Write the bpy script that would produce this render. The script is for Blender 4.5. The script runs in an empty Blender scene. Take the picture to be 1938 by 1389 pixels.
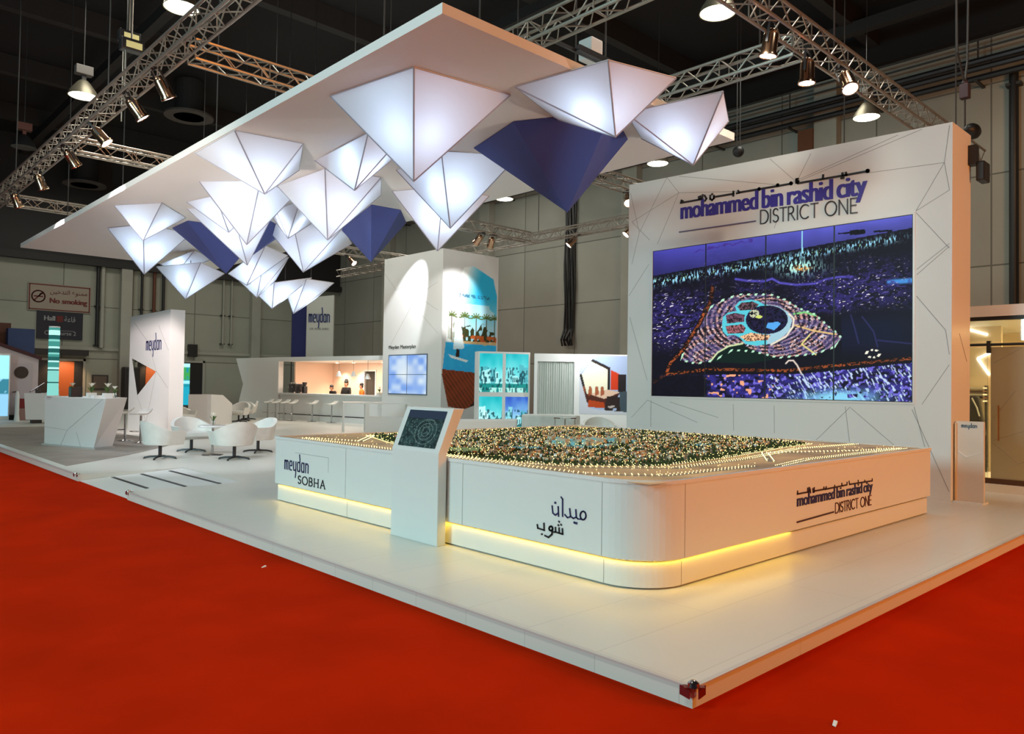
import bpy, math, random
import numpy as np
from mathutils import Vector, Matrix
random.seed(7)
SC = bpy.context.scene
COL = SC.collection
PI = math.pi

# ---------------------------------------------------------------- camera, world, lights, exposure
cam_d = bpy.data.cameras.new('camera')
cam = bpy.data.objects.new('camera', cam_d)
COL.objects.link(cam)
cam_d.sensor_width = 36.0
cam_d.lens = 26.765
cam_d.clip_end = 300
cr, cu, cf = ((0.7262228, -0.6872929, 0.0151304), (-0.0276143, -0.0071729, 0.9995929), (0.6869046, 0.726345, 0.0241883))
cam.matrix_world = Matrix(((cr[0], cu[0], -cf[0], 0), (cr[1], cu[1], -cf[1], 0), (cr[2], cu[2], -cf[2], 1.72), (0, 0, 0, 1)))
SC.camera = cam
SC.view_settings.view_transform = 'Standard'
SC.view_settings.look = 'None'
SC.view_settings.exposure = 0.0
SC.view_settings.gamma = 1.0
SC.view_settings.use_curve_mapping = False

world = bpy.data.worlds.new('hall_air')
SC.world = world
world.use_nodes = True
world.node_tree.nodes['Background'].inputs[0].default_value = (0.75, 0.85, 1.0, 1)
world.node_tree.nodes['Background'].inputs[1].default_value = 0.02

def aim(o, target):
    d = Vector(target) - o.location
    o.rotation_euler = d.to_track_quat('-Z', 'Y').to_euler()

def area(name, loc, target, size, power, color, size_y=None):
    l = bpy.data.lights.new(name, 'AREA')
    l.energy = power; l.color = color; l.size = size
    if size_y:
        l.shape = 'RECTANGLE'; l.size_y = size_y
    o = bpy.data.objects.new(name, l); COL.objects.link(o)
    o.location = loc; aim(o, target)
    return o

def spot(name, loc, target, power, color, angle, blend=0.4, radius=0.06):
    l = bpy.data.lights.new(name, 'SPOT')
    l.energy = power; l.color = color; l.spot_size = math.radians(angle); l.spot_blend = blend
    l.shadow_soft_size = radius
    o = bpy.data.objects.new(name, l); COL.objects.link(o)
    o.location = loc; aim(o, target)
    return o

# rows of high-bay lamps of the hall, plus added overhead fill for the back stage
for i, (x, y, pw) in enumerate(((-4, 4, 900), (-4, 16, 700), (6, 20, 500), (8, -5, 800), (13, 6, 500), (20, 10, 420), (22, 26, 460), (9, 38, 620), (18, 38, 520), (13.5, 17, 560), (14.0, 26, 800))):
    area('high_bay_light', (x, y, 11.5), (x, y, 0), 2.5, pw * 0.43, (1.0, 0.96, 0.84))
# unseen side lights added: cool from the left, warm from the right
area('cool_side_light', (-11, 9, 6.0), (10, 9, 1.2), 4.0, 1650, (0.56, 0.95, 1.0))
area('warm_side_light', (9, -8, 4.5), (9, 6, 1.2), 3.0, 900, (1.0, 0.34, 0.05))

spot('canopy_fill', (-1.5, 9.5, 0.5), (7.6, 15.5, 5.5), 3100, (1.0, 0.86, 0.76), 50, 0.9, 0.3)  # these unseen uplights are added to brighten the canopy underside
spot('canopy_fill', (12.5, -3.0, 0.6), (8.4, 8.6, 5.5), 1700, (1.0, 0.88, 0.76), 34, 0.9, 0.3)
area('right_wall_fill', (21.5, 3, 9.5), (26.5, 3, 8), 1.5, 90, (1.0, 0.55, 0.28))  # unseen warm light added to brown the upper right wall

# ---------------------------------------------------------------- helpers
def lin(c):
    return tuple(((x / 12.92) if x <= 0.04045 else ((x + 0.055) / 1.055) ** 2.4) for x in c)

def rgb(r, g, b):
    return lin((r / 255.0, g / 255.0, b / 255.0))

def mat(name, col, rough=0.5, metal=0.0, emit=0.0, ecol=None, noise=0.0, nscale=3.0, bump=0.0, trans=0.0, alpha=1.0):
    m = bpy.data.materials.new(name); m.use_nodes = True
    nt = m.node_tree; b = nt.nodes['Principled BSDF']
    b.inputs['Base Color'].default_value = (*col, 1)
    b.inputs['Roughness'].default_value = rough
    b.inputs['Metallic'].default_value = metal
    if trans: b.inputs['Transmission Weight'].default_value = trans
    if alpha < 1: b.inputs['Alpha'].default_value = alpha
    if emit:
        b.inputs['Emission Color'].default_value = (*(ecol or col), 1)
        b.inputs['Emission Strength'].default_value = emit
    if noise:
        tc = nt.nodes.new('ShaderNodeTexCoord'); n = nt.nodes.new('ShaderNodeTexNoise')
        n.inputs['Scale'].default_value = nscale; n.inputs['Detail'].default_value = 5
        r = nt.nodes.new('ShaderNodeValToRGB')
        r.color_ramp.elements[0].position = 0.3; r.color_ramp.elements[1].position = 0.7
        r.color_ramp.elements[0].color = (*[c * (1 - noise) for c in col], 1)
        r.color_ramp.elements[1].color = (*[min(1, c * (1 + noise)) for c in col], 1)
        nt.links.new(tc.outputs['Object'], n.inputs['Vector'])
        nt.links.new(n.outputs['Fac'], r.inputs['Fac'])
        nt.links.new(r.outputs['Color'], b.inputs['Base Color'])
        if bump:
            bp = nt.nodes.new('ShaderNodeBump'); bp.inputs['Strength'].default_value = bump
            nt.links.new(n.outputs['Fac'], bp.inputs['Height']); nt.links.new(bp.outputs['Normal'], b.inputs['Normal'])
    return m

def emis(name, col, s):
    m = bpy.data.materials.new(name); m.use_nodes = True
    nt = m.node_tree; nt.nodes.clear()
    e = nt.nodes.new('ShaderNodeEmission'); o = nt.nodes.new('ShaderNodeOutputMaterial')
    e.inputs[0].default_value = (*col, 1); e.inputs[1].default_value = s
    nt.links.new(e.outputs[0], o.inputs[0])
    return m

def picmat(name, strength):
    """strength > 0: a self-lit screen; 0: an ordinary print.  The picture is a colour attribute computed below."""
    m = bpy.data.materials.new(name); m.use_nodes = True
    nt = m.node_tree; b = nt.nodes['Principled BSDF']
    a = nt.nodes.new('ShaderNodeAttribute'); a.attribute_name = 'picture'
    if strength:
        b.inputs['Base Color'].default_value = (0.01, 0.01, 0.012, 1)
        b.inputs['Roughness'].default_value = 0.4; b.inputs['Specular IOR Level'].default_value = 0.08
        nt.links.new(a.outputs['Color'], b.inputs['Emission Color'])
        b.inputs['Emission Strength'].default_value = strength
    else:
        nt.links.new(a.outputs['Color'], b.inputs['Base Color'])
        b.inputs['Roughness'].default_value = 0.45
    return m

LOC = {}
class MB:
    def __init__(s): s.v = []; s.f = []; s.mi = []
    def add(s, vs, fs, mi=0):
        k = len(s.v); s.v += [tuple(v) for v in vs]; s.f += [tuple(k + i for i in f) for f in fs]; s.mi += [mi] * len(fs)
        return s
    def box(s, a, b, mi=0):
        x0, y0, z0 = [min(a[i], b[i]) for i in range(3)]; x1, y1, z1 = [max(a[i], b[i]) for i in range(3)]
        return s.add([(x0, y0, z0), (x1, y0, z0), (x1, y1, z0), (x0, y1, z0), (x0, y0, z1), (x1, y0, z1), (x1, y1, z1), (x0, y1, z1)],
                     [(3, 2, 1, 0), (4, 5, 6, 7), (0, 1, 5, 4), (1, 2, 6, 5), (2, 3, 7, 6), (3, 0, 4, 7)], mi)
    def loft(s, lo, hi, mi=0):
        n = len(lo)
        return s.add(list(lo) + list(hi), [tuple(range(n - 1, -1, -1)), tuple(range(n, 2 * n))] + [(i, (i + 1) % n, n + (i + 1) % n, n + i) for i in range(n)], mi)
    def prism(s, poly, z0, z1, mi=0):
        return s.loft([(x, y, z0) for x, y in poly], [(x, y, z1) for x, y in poly], mi)
    def slab(s, pts, off, mi=0):
        o = Vector(off)
        return s.loft(pts, [tuple(Vector(p) + o) for p in pts], mi)
    def tube(s, p, q, r, n=6, mi=0, r2=None):
        p = Vector(p); q = Vector(q); d = q - p
        if d.length < 1e-6: return s
        d.normalize(); a = d.orthogonal().normalized(); b = d.cross(a); r2 = r if r2 is None else r2
        lo = [p + (a * math.cos(2 * PI * i / n) + b * math.sin(2 * PI * i / n)) * r for i in range(n)]
        hi = [q + (a * math.cos(2 * PI * i / n) + b * math.sin(2 * PI * i / n)) * r2 for i in range(n)]
        return s.loft(lo, hi, mi)
    def path(s, pts, r, n=6, mi=0):
        for i in range(len(pts) - 1): s.tube(pts[i], pts[i + 1], r, n, mi)
        return s
    def lathe(s, prof, c=(0, 0, 0), n=20, mi=0):
        k = len(prof); vs = []
        for r, z in prof:
            for i in range(n):
                a = 2 * PI * i / n
                vs.append((c[0] + r * math.cos(a), c[1] + r * math.sin(a), c[2] + z))
        fs = [(j * n + i, j * n + (i + 1) % n, (j + 1) * n + (i + 1) % n, (j + 1) * n + i) for j in range(k - 1) for i in range(n)]
        fs += [tuple(range(n - 1, -1, -1)), tuple((k - 1) * n + i for i in range(n))]
        return s.add(vs, fs, mi)
    def ball(s, c, r, n=12, m=8, mi=0, sc=(1, 1, 1)):
        vs = []; fs = []
        for j in range(m + 1):
            t = PI * j / m
            for i in range(n):
                a = 2 * PI * i / n
                vs.append((c[0] + sc[0] * r * math.sin(t) * math.cos(a), c[1] + sc[1] * r * math.sin(t) * math.sin(a), c[2] + sc[2] * r * math.cos(t)))
        for j in range(m):
            for i in range(n):
                fs.append((j * n + i, (j + 1) * n + i, (j + 1) * n + (i + 1) % n, j * n + (i + 1) % n))
        return s.add(vs, fs, mi)
    def build(s, name, m, parent=None, smooth=False, bevel=0.0):
        me = bpy.data.meshes.new(name)
        o0 = LOC.get(parent.name, (0, 0, 0)) if parent else (0, 0, 0)
        me.from_pydata([(x - o0[0], y - o0[1], z - o0[2]) for x, y, z in s.v], [], s.f)
        ms = m if isinstance(m, (list, tuple)) else [m]
        for k in ms: me.materials.append(k)
        if len(ms) > 1: me.polygons.foreach_set('material_index', s.mi)
        if smooth: me.polygons.foreach_set('use_smooth', [True] * len(me.polygons))
        me.update()
        o = bpy.data.objects.new(name, me); COL.objects.link(o)
        if parent: o.parent = parent
        LOC[o.name] = o0
        if smooth:
            md = o.modifiers.new('edge', 'EDGE_SPLIT'); md.split_angle = math.radians(40)
        if bevel:
            md = o.modifiers.new('bevel', 'BEVEL'); md.width = bevel; md.segments = 2; md.limit_method = 'ANGLE'
        return o

def tag(o, label=None, cat=None, group=None, kind=None):
    if label: o['label'] = label
    if cat: o['category'] = cat
    if group: o['group'] = group
    if kind: o['kind'] = kind
    return o

def thing(name, loc, label, cat, group=None, rz=0.0):
    o = bpy.data.objects.new(name, None); COL.objects.link(o)
    o.empty_display_size = 0.1
    o.location = loc; o.rotation_euler = (0, 0, rz)
    LOC[o.name] = tuple(loc)
    return tag(o, label, cat, group)

def proto(name, label, cat, group=None):
    """A thing whose parts are written around its own origin; place() then moves it."""
    o = thing(name, (0, 0, 0), label, cat, group)
    return o

def copy_tree(o, parent=None):
    c = o.copy(); COL.objects.link(c)
    if parent: c.parent = parent
    for ch in [k for k in bpy.data.objects if k.parent == o]: copy_tree(ch, c)
    return c

class Many:
    def __init__(s, o): s.o = o; s.n = 0; s.kids = None
    def put(s, loc, label, rz=0.0, rot=None, group=None):
        r = s.o if s.n == 0 else copy_tree(s.o)
        s.n += 1
        r.location = loc; r.rotation_euler = rot if rot else (0, 0, rz)
        r['label'] = label
        if group: r['group'] = group
        return r

def struct(name, mb, m, **k):
    return tag(mb.build(name, m, **k), kind='structure')

def hsh(a, b, s=0):
    v = np.sin(a * 127.1 + b * 311.7 + s * 74.7) * 43758.5453
    return v - np.floor(v)

def vnoise(x, y, s=0):
    xi = np.floor(x); yi = np.floor(y); fx = x - xi; fy = y - yi
    fx = fx * fx * (3 - 2 * fx); fy = fy * fy * (3 - 2 * fy)
    a = hsh(xi, yi, s); b = hsh(xi + 1, yi, s); c = hsh(xi, yi + 1, s); d = hsh(xi + 1, yi + 1, s)
    return (a * (1 - fx) + b * fx) * (1 - fy) + (c * (1 - fx) + d * fx) * fy

def picture(name, P0, U, V, nx, ny, fn, m, parent=None):
    """A flat picture: a grid from corner P0 along U (right) and V (up); fn(u, v) gives its sRGB colours."""
    P0 = np.array(P0, float); U = np.array(U, float); V = np.array(V, float)
    u, v = np.meshgrid((np.arange(nx + 1)) / nx, (np.arange(ny + 1)) / ny)
    o0 = np.array(LOC.get(parent.name, (0, 0, 0)) if parent else (0, 0, 0))
    co = P0 + u[..., None] * U + v[..., None] * V - o0
    c = np.clip(fn(u, v), 0, 1)
    c = np.where(c <= 0.04045, c / 12.92, ((c + 0.055) / 1.055) ** 2.4)
    idx = np.arange((nx + 1) * (ny + 1)).reshape(ny + 1, nx + 1)
    f = np.stack([idx[:-1, :-1], idx[:-1, 1:], idx[1:, 1:], idx[1:, :-1]], -1).reshape(-1, 4)
    me = bpy.data.meshes.new(name)
    me.vertices.add(co.shape[0] * co.shape[1]); me.vertices.foreach_set('co', co.reshape(-1).astype(np.float32))
    me.loops.add(f.size); me.loops.foreach_set('vertex_index', f.reshape(-1).astype(np.int32))
    me.polygons.add(len(f)); me.polygons.foreach_set('loop_start', np.arange(0, f.size, 4, dtype=np.int32))
    me.update(calc_edges=True); me.validate()
    at = me.attributes.new('picture', 'FLOAT_COLOR', 'POINT')
    rgba = np.concatenate([c, np.ones(c.shape[:2] + (1,))], -1).reshape(-1).astype(np.float32)
    at.data.foreach_set('color', rgba)
    me.materials.append(m)
    o = bpy.data.objects.new(name, me); COL.objects.link(o)
    if parent: o.parent = parent
    return o

# lettering: strokes swept on a wall plane (origin, right vector, up vector, outward normal)
class Plane:
    def __init__(s, o, r, u=(0, 0, 1)):
        s.o = Vector(o); s.r = Vector(r).normalized(); s.u = Vector(u).normalized(); s.n = s.r.cross(s.u)
    def p(s, x, y, h=0.0): return s.o + s.r * x + s.u * y + s.n * h

def strokes(mb, pl, lines, w, d=0.012, sc=1.0, ox=0.0, oy=0.0, sx=None, sy=None):
    sx = sx or sc; sy = sy or sc
    for L in lines:
        pts = [(ox + x * sx, oy + y * sy) for x, y in L]
        for i in range(len(pts) - 1):
            (x0, y0), (x1, y1) = pts[i], pts[i + 1]
            dx, dy = x1 - x0, y1 - y0; l = math.hypot(dx, dy)
            if l < 1e-7: continue
            dx /= l; dy /= l; e = w * 0.42; h = w / 2
            q = [(x0 - dx * e + dy * h, y0 - dy * e - dx * h), (x1 + dx * e + dy * h, y1 + dy * e - dx * h),
                 (x1 + dx * e - dy * h, y1 + dy * e + dx * h), (x0 - dx * e - dy * h, y0 - dy * e + dx * h)]
            mb.loft([pl.p(a, b, 0.001) for a, b in q], [pl.p(a, b, d) for a, b in q])
    return mb

def arc(cx, cy, rx, ry, a0, a1, n=12):
    return [(cx + rx * math.cos(math.radians(a0 + (a1 - a0) * i / n)), cy + ry * math.sin(math.radians(a0 + (a1 - a0) * i / n))) for i in range(n + 1)]

ROM = {  # thin roman capitals, cap height 1
 'D': (0.72, [[(0, 0), (0, 1)], [(0, 1), (0.25, 1)] + arc(0.25, 0.5, 0.42, 0.5, 90, -90)[1:] + [(0, 0)]]),
 'I': (0.14, [[(0.04, 0), (0.04, 1)]]),
 'S': (0.5, [arc(0.25, 0.75, 0.2, 0.24, 30, 270, 10) + arc(0.25, 0.26, 0.22, 0.25, 90, -150, 10)[1:]]),
 'T': (0.62, [[(0, 1), (0.56, 1)], [(0.28, 0), (0.28, 1)]]),
 'R': (0.6, [[(0, 0), (0, 1), (0.22, 1)] + arc(0.22, 0.75, 0.2, 0.25, 90, -90, 8)[1:] + [(0, 0.5)], [(0.2, 0.5), (0.52, 0)]]),
 'C': (0.78, [arc(0.42, 0.5, 0.4, 0.5, 50, 310, 16)]),
 'O': (0.95, [arc(0.44, 0.5, 0.43, 0.5, 0, 360, 20)]),
 'N': (0.78, [[(0.02, 0), (0.02, 1), (0.64, 0), (0.64, 1)]]),
 'E': (0.52, [[(0.44, 1), (0, 1), (0, 0), (0.46, 0)], [(0, 0.52), (0.38, 0.52)]]),
 'B': (0.62, [[(0, 0), (0, 1), (0.25, 1)] + arc(0.25, 0.76, 0.2, 0.24, 90, -90, 8)[1:] + [(0, 0.52)], [(0.25, 0.52)] + arc(0.25, 0.26, 0.25, 0.26, 90, -90, 8) + [(0, 0)]]),
 'H': (0.78, [[(0, 0), (0, 1)], [(0.6, 0), (0.6, 1)], [(0, 0.5), (0.6, 0.5)]]),
 'A': (0.72, [[(0, 0), (0.33, 1), (0.66, 0)], [(0.12, 0.36), (0.54, 0.36)]]),
 ' ': (0.3, []),
}
LOGO = {  # narrow rounded lower-case letters, x height 1
 'm': (0.98, [[(0, 0), (0, 1)], [(0, 0.75), (0.1, 0.95), (0.25, 1), (0.36, 0.88), (0.36, 0)], [(0.36, 0.75), (0.46, 0.95), (0.6, 1), (0.72, 0.88), (0.72, 0)]]),
 'e': (0.74, [[(0, 0.5), (0.5, 0.5), (0.5, 0.8), (0.4, 1), (0.1, 1), (0, 0.8), (0, 0.2), (0.1, 0), (0.46, 0)]]),
 'y': (0.74, [[(0, 1), (0, 0.25), (0.1, 0.03), (0.4, 0.03), (0.5, 0.2)], [(0.5, 1), (0.5, -0.35), (0.42, -0.75)]]),
 'd': (0.76, [[(0.5, 0.8), (0.4, 1), (0.1, 1), (0, 0.8), (0, 0.2), (0.1, 0), (0.4, 0), (0.5, 0.2)], [(0.5, 0), (0.5, 1.35), (0.4, 1.85)]]),
 'a': (0.76, [[(0.5, 0.8), (0.4, 1), (0.1, 1), (0, 0.8), (0, 0.2), (0.1, 0), (0.4, 0), (0.5, 0.2)], [(0.5, 0), (0.5, 1)]]),
 'n': (0.6, [[(0, 0), (0, 1)], [(0, 0.75), (0.12, 0.97), (0.38, 0.97), (0.5, 0.8), (0.5, 0)]]),
}
def word(mb, pl, text, table, x, y, width, height, w, d=0.012, gap=0.1, serif=0.0):
    tot = sum(table[c][0] for c in text) + gap * (len(text) - 1)
    k = width / tot; px = 0.0
    for c in text:
        adv, ls = table[c]
        strokes(mb, pl, ls, w, d, ox=x + px * k, oy=y, sx=k, sy=height)
        if serif:
            for L in ls:
                for (a, b) in (L[0], L[-1]):
                    if b in (0, 1): strokes(mb, pl, [[(x + (px + a - serif) * k, y + b * height), (x + (px + a + serif) * k, y + b * height)]], w * 0.5, d)
        px += adv + gap
    return mb

def font(name, text, pl, x, y, width, height, m, parent, bold=0.0, depth=0.006, spacing=1.0, gap=1.0):
    """Lettering in Blender's own font, turned into a mesh and fitted to width x height on a plane."""
    cu_ = bpy.data.curves.new(name, 'FONT'); cu_.body = text; cu_.size = 1.0
    cu_.extrude = 0.0; cu_.space_character = spacing; cu_.space_word = gap; cu_.resolution_u = 4
    tmp = bpy.data.objects.new(name, cu_); COL.objects.link(tmp)
    dg = bpy.context.evaluated_depsgraph_get(); dg.update()
    me0 = bpy.data.meshes.new_from_object(tmp.evaluated_get(dg))
    bpy.data.objects.remove(tmp); bpy.data.curves.remove(cu_)
    vs = [v.co.copy() for v in me0.vertices]; fs = [tuple(p.vertices) for p in me0.polygons]
    bpy.data.meshes.remove(me0)
    if not vs: return None
    x0 = min(v.x for v in vs); x1 = max(v.x for v in vs); y0 = min(v.y for v in vs); y1 = max(v.y for v in vs)
    mb = MB(); n = len(vs)
    def P(v, h): return pl.p(x + (v.x - x0) / (x1 - x0) * width, y + (v.y - y0) / (y1 - y0) * height, h)
    k = {}
    for f in fs:
        for i in range(len(f)):
            e = (f[i], f[(i + 1) % len(f)]); k[tuple(sorted(e))] = k.get(tuple(sorted(e)), []) + [e]
    rim = [e[0] for e in k.values() if len(e) == 1]
    for q, sh in enumerate((-1, -.33, .33, 1) if bold else (0,)):     # heavy type: the same letters struck side by side
        off = pl.r * (sh * bold); e = 0.0002 * q
        mb.add([P(v, 0.001) + off for v in vs] + [P(v, depth + e) + off for v in vs], [tuple(i + n for i in f) for f in fs] + [(a, b, b + n, a + n) for a, b in rim])
    return mb.build(name, m, parent)

# ---------------------------------------------------------------- materials
M = {}
M['white'] = mat('white_laminate', (0.76, 0.77, 0.75), 0.42)
M['white_gloss'] = mat('white_gloss', (0.78, 0.79, 0.78), 0.22)
M['groove'] = mat('groove_grey', (0.30, 0.295, 0.28), 0.7)
M['navy'] = mat('navy_letters', rgb(30, 34, 92), 0.4)
M['violet'] = mat('violet_blue_letters', rgb(52, 40, 150), 0.4)
M['black'] = mat('black_paint', (0.012, 0.012, 0.013), 0.45)
M['dark'] = mat('dark_grey', (0.035, 0.034, 0.033), 0.6)
M['alu'] = mat('truss_aluminium', (0.42, 0.38, 0.33), 0.38, 0.85)
M['chrome'] = mat('chrome', (0.5, 0.5, 0.51), 0.14, 1.0)
M['steel_dark'] = mat('dark_steel', (0.06, 0.06, 0.065), 0.35, 0.7)
M['lens'] = emis('spot_lens', (1.0, 0.93, 0.82), 9.0)
M['bay'] = emis('bay_lens', (1.0, 0.97, 0.72), 9.0)
M['warm_led'] = emis('warm_led', (1.0, 0.60, 0.06), 18.0)
M['screen'] = picmat('lit_screen', 1.0)
M['bright_screen'] = picmat('backlit_picture', 1.25)
M['print'] = picmat('printed_picture', 0)
M['blue_cloth'] = mat('navy_fabric', rgb(62, 76, 138), 0.75)
M['leather'] = mat('white_leather', (0.72, 0.73, 0.69), 0.4, noise=0.05, nscale=6)
M['orange_wall'] = mat('warm_wall', rgb(238, 208, 186), 0.6)
M['frost'] = mat('frosted_glass', (0.40, 0.365, 0.28), 0.6, trans=0.5)
M['glass'] = mat('clear_glass', (0.9, 0.95, 0.95), 0.05, trans=1.0)
M['leaf'] = mat('leaf_green', (0.06, 0.13, 0.02), 0.5)
M['petal'] = mat('white_petal', (0.85, 0.83, 0.72), 0.5)
M['paper'] = mat('white_paper', (0.8, 0.8, 0.78), 0.7)
M['brown'] = mat('brown_board', rgb(92, 52, 34), 0.6)
M['orange_door'] = mat('orange_door', rgb(190, 96, 40), 0.5)
M['red'] = mat('deep_red', rgb(120, 20, 18), 0.5)

def fabric(name):
    m = bpy.data.materials.new(name); m.use_nodes = True
    nt = m.node_tree; nt.nodes.clear()
    o = nt.nodes.new('ShaderNodeOutputMaterial'); mx = nt.nodes.new('ShaderNodeMixShader')
    d = nt.nodes.new('ShaderNodeBsdfDiffuse'); t = nt.nodes.new('ShaderNodeBsdfTranslucent')
    d.inputs[0].default_value = (0.82, 0.83, 0.85, 1); t.inputs[0].default_value = (0.80, 0.83, 0.88, 1)
    mx.inputs[0].default_value = 0.55
    nt.links.new(d.outputs[0], mx.inputs[1]); nt.links.new(t.outputs[0], mx.inputs[2]); nt.links.new(mx.outputs[0], o.inputs[0])
    return m
M['fabric'] = fabric('stretched_white_fabric')

def laminate_floor(name, col, sx, sy, line, rough):
    m = bpy.data.materials.new(name); m.use_nodes = True
    nt = m.node_tree; b = nt.nodes['Principled BSDF']
    tc = nt.nodes.new('ShaderNodeTexCoord'); br = nt.nodes.new('ShaderNodeTexBrick')
    br.inputs['Scale'].default_value = 1.0; br.offset = 0.5
    br.inputs['Brick Width'].default_value = sx; br.inputs['Row Height'].default_value = sy
    br.inputs['Mortar Size'].default_value = 0.004; br.inputs['Mortar Smooth'].default_value = 0.1
    br.inputs['Color1'].default_value = (*col, 1); br.inputs['Color2'].default_value = (*[c * 0.97 for c in col], 1)
    br.inputs['Mortar'].default_value = (*[c * line for c in col], 1)
    nt.links.new(tc.outputs['Object'], br.inputs['Vector']); nt.links.new(br.outputs['Color'], b.inputs['Base Color'])
    b.inputs['Roughness'].default_value = rough
    return m
M['stage'] = laminate_floor('white_stage_boards', (0.70, 0.70, 0.64), 2.4, 0.6, 0.82, 0.3)

def wall_mat(name, col, axis):
    m = bpy.data.materials.new(name); m.use_nodes = True
    nt = m.node_tree; b = nt.nodes['Principled BSDF']; b.inputs['Roughness'].default_value = 0.85
    tc = nt.nodes.new('ShaderNodeTexCoord'); mp = nt.nodes.new('ShaderNodeMapping')
    if axis == 'x': mp.inputs['Rotation'].default_value = (PI / 2, 0, 0)
    else: mp.inputs['Rotation'].default_value = (PI / 2, 0, PI / 2)
    nt.links.new(tc.outputs['Object'], mp.inputs['Vector'])
    br = nt.nodes.new('ShaderNodeTexBrick'); br.offset = 0.0; br.inputs['Scale'].default_value = 1.0
    br.inputs['Brick Width'].default_value = 3.4; br.inputs['Row Height'].default_value = 2.8
    br.inputs['Mortar Size'].default_value = 0.025
    br.inputs['Color1'].default_value = (*col, 1); br.inputs['Color2'].default_value = (*[c * 0.88 for c in col], 1); br.inputs['Mortar'].default_value = (*[c * 0.4 for c in col], 1)
    sx = nt.nodes.new('ShaderNodeSeparateXYZ'); cx = nt.nodes.new('ShaderNodeCombineXYZ')
    nt.links.new(tc.outputs['Object'], sx.inputs[0])
    nt.links.new(sx.outputs['X' if axis == 'x' else 'Y'], cx.inputs['X']); nt.links.new(sx.outputs['Z'], cx.inputs['Y'])
    nt.links.new(cx.outputs[0], br.inputs['Vector'])
    ns = nt.nodes.new('ShaderNodeTexNoise'); ns.inputs['Scale'].default_value = 0.35; ns.inputs['Detail'].default_value = 6
    nt.links.new(tc.outputs['Object'], ns.inputs['Vector'])
    mr = nt.nodes.new('ShaderNodeMapRange'); mr.inputs[3].default_value = 0.75; mr.inputs[4].default_value = 1.2
    nt.links.new(ns.outputs['Fac'], mr.inputs[0])
    mx = nt.nodes.new('ShaderNodeMix'); mx.data_type = 'RGBA'; mx.blend_type = 'MULTIPLY'; mx.inputs[0].default_value = 1
    nt.links.new(br.outputs['Color'], mx.inputs[6]); nt.links.new(mr.outputs[0], mx.inputs[7]); nt.links.new(mx.outputs[2], b.inputs['Base Color'])
    return m
M['wallx'] = wall_mat('grey_green_hall_panels_a', (0.34, 0.35, 0.29), 'x')
M['wally'] = wall_mat('grey_green_hall_panels_b', (0.36, 0.36, 0.31), 'y')
M['red_carpet'] = mat('red_exhibition_carpet', (0.46, 0.017, 0.0006), 1.0, noise=0.12, nscale=1.2)
M['red_carpet'].node_tree.nodes['Principled BSDF'].inputs['Specular IOR Level'].default_value = 0.02
M['grey_carpet'] = mat('grey_carpet', (0.30, 0.265, 0.225), 0.95, noise=0.12, nscale=2.0)

# ---------------------------------------------------------------- the setting: hall and stage
struct('floor', MB().box((-14, -12, -0.1), (26.5, 45, 0.0)), M['red_carpet'])
struct('wall_back', MB().box((-14, 45, 0), (27.0, 45.4, 14)), M['wallx'])
struct('wall_right', MB().box((26.5, -12, 0), (26.9, 45, 14)), M['wally'])
M['roof'] = mat('black_roof', (0.010, 0.010, 0.011), 0.9)
M['roof2'] = mat('near_black_steel', (0.022, 0.021, 0.021), 0.7)  # near-black tone for beams, ducts and the upper back wall
struct('ceiling', MB().box((-14, -12, 14.0), (26.9, 45.4, 14.3)), M['roof'])
struct('trim_1', MB().box((-14, 44.55, 7.75), (26.4, 44.95, 8.1)).box((-14, 44.8, 8.1), (26.4, 44.98, 14)), M['roof2'])
struct('trim_2', MB().box((26.2, -12, 12.7), (26.48, 44.9, 14)), M['roof'])
b = MB()
for y in range(-8, 45, 6):
    b.box((-14, y, 13.3), (26.2, y + 0.35, 13.99))
for x in (0, 8, 16, 24):
    b.box((x, -12, 13.0), (x + 0.3, 44.8, 13.35))
struct('trim_3', b, M['roof2'])
M['pil'] = mat('pilaster_paint', (0.36, 0.36, 0.31), 0.85, noise=0.1, nscale=0.6)
b = MB()
for x in (1.5, 12.9, 20.3): b.box((x, 44.6, 0), (x + 0.55, 44.98, 7.75))
b.box((-14, 44.9, 3.25), (26.4, 44.98, 3.42))
struct('trim_4', b, M['pil'])
b = MB()
for y in (1.2, 11.4, 20.0, 29.5, 38.5): b.box((26.1, y, 0), (26.48, y + 0.8, 12.6))
struct('trim_5', b, M['pil'])
# gloomy brown strip column of the right wall
struct('trim_6', MB().box((26.0, 12.2, 0), (26.1, 12.75, 11.0)), mat('brown_strip', rgb(104, 66, 42), 0.8))

E0 = 3.56
stage = MB()
stage.prism([(3.56, 2.315), (24, 2.315), (24, 44.0), (3.62, 44.0), (3.54, 14.3), (5.25, 14.3), (5.25, 11.72), (3.54, 11.72)], 0, 0.12)
struct('floor_stage', stage, M['stage'])
M['edge'] = mat('aluminium_edge', (0.62, 0.62, 0.60), 0.35, 0.3)
e = MB()
e.slab([(3.54, 2.295, 0.112), (24, 2.295, 0.112), (24, 2.325, 0.112), (3.54, 2.325, 0.112)], (0, 0, 0.011))
e.slab([(3.54, 2.295, 0.112), (3.575, 2.295, 0.112), (3.555, 11.72, 0.112), (3.52, 11.72, 0.112)], (0, 0, 0.011))
e.slab([(3.52, 14.3, 0.112), (3.555, 14.3, 0.112), (3.72, 44, 0.112), (3.60, 44, 0.112)], (0, 0, 0.013))
struct('trim_7', e, M['edge'])
struct('carpet_inset', MB().prism([(3.70, 15.75), (4.61, 16.68), (5.19, 17.29), (6.41, 18.85), (7.2, 20.0), (7.0, 30), (3.75, 30)], 0.1205, 0.127), M['grey_carpet'])

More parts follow.
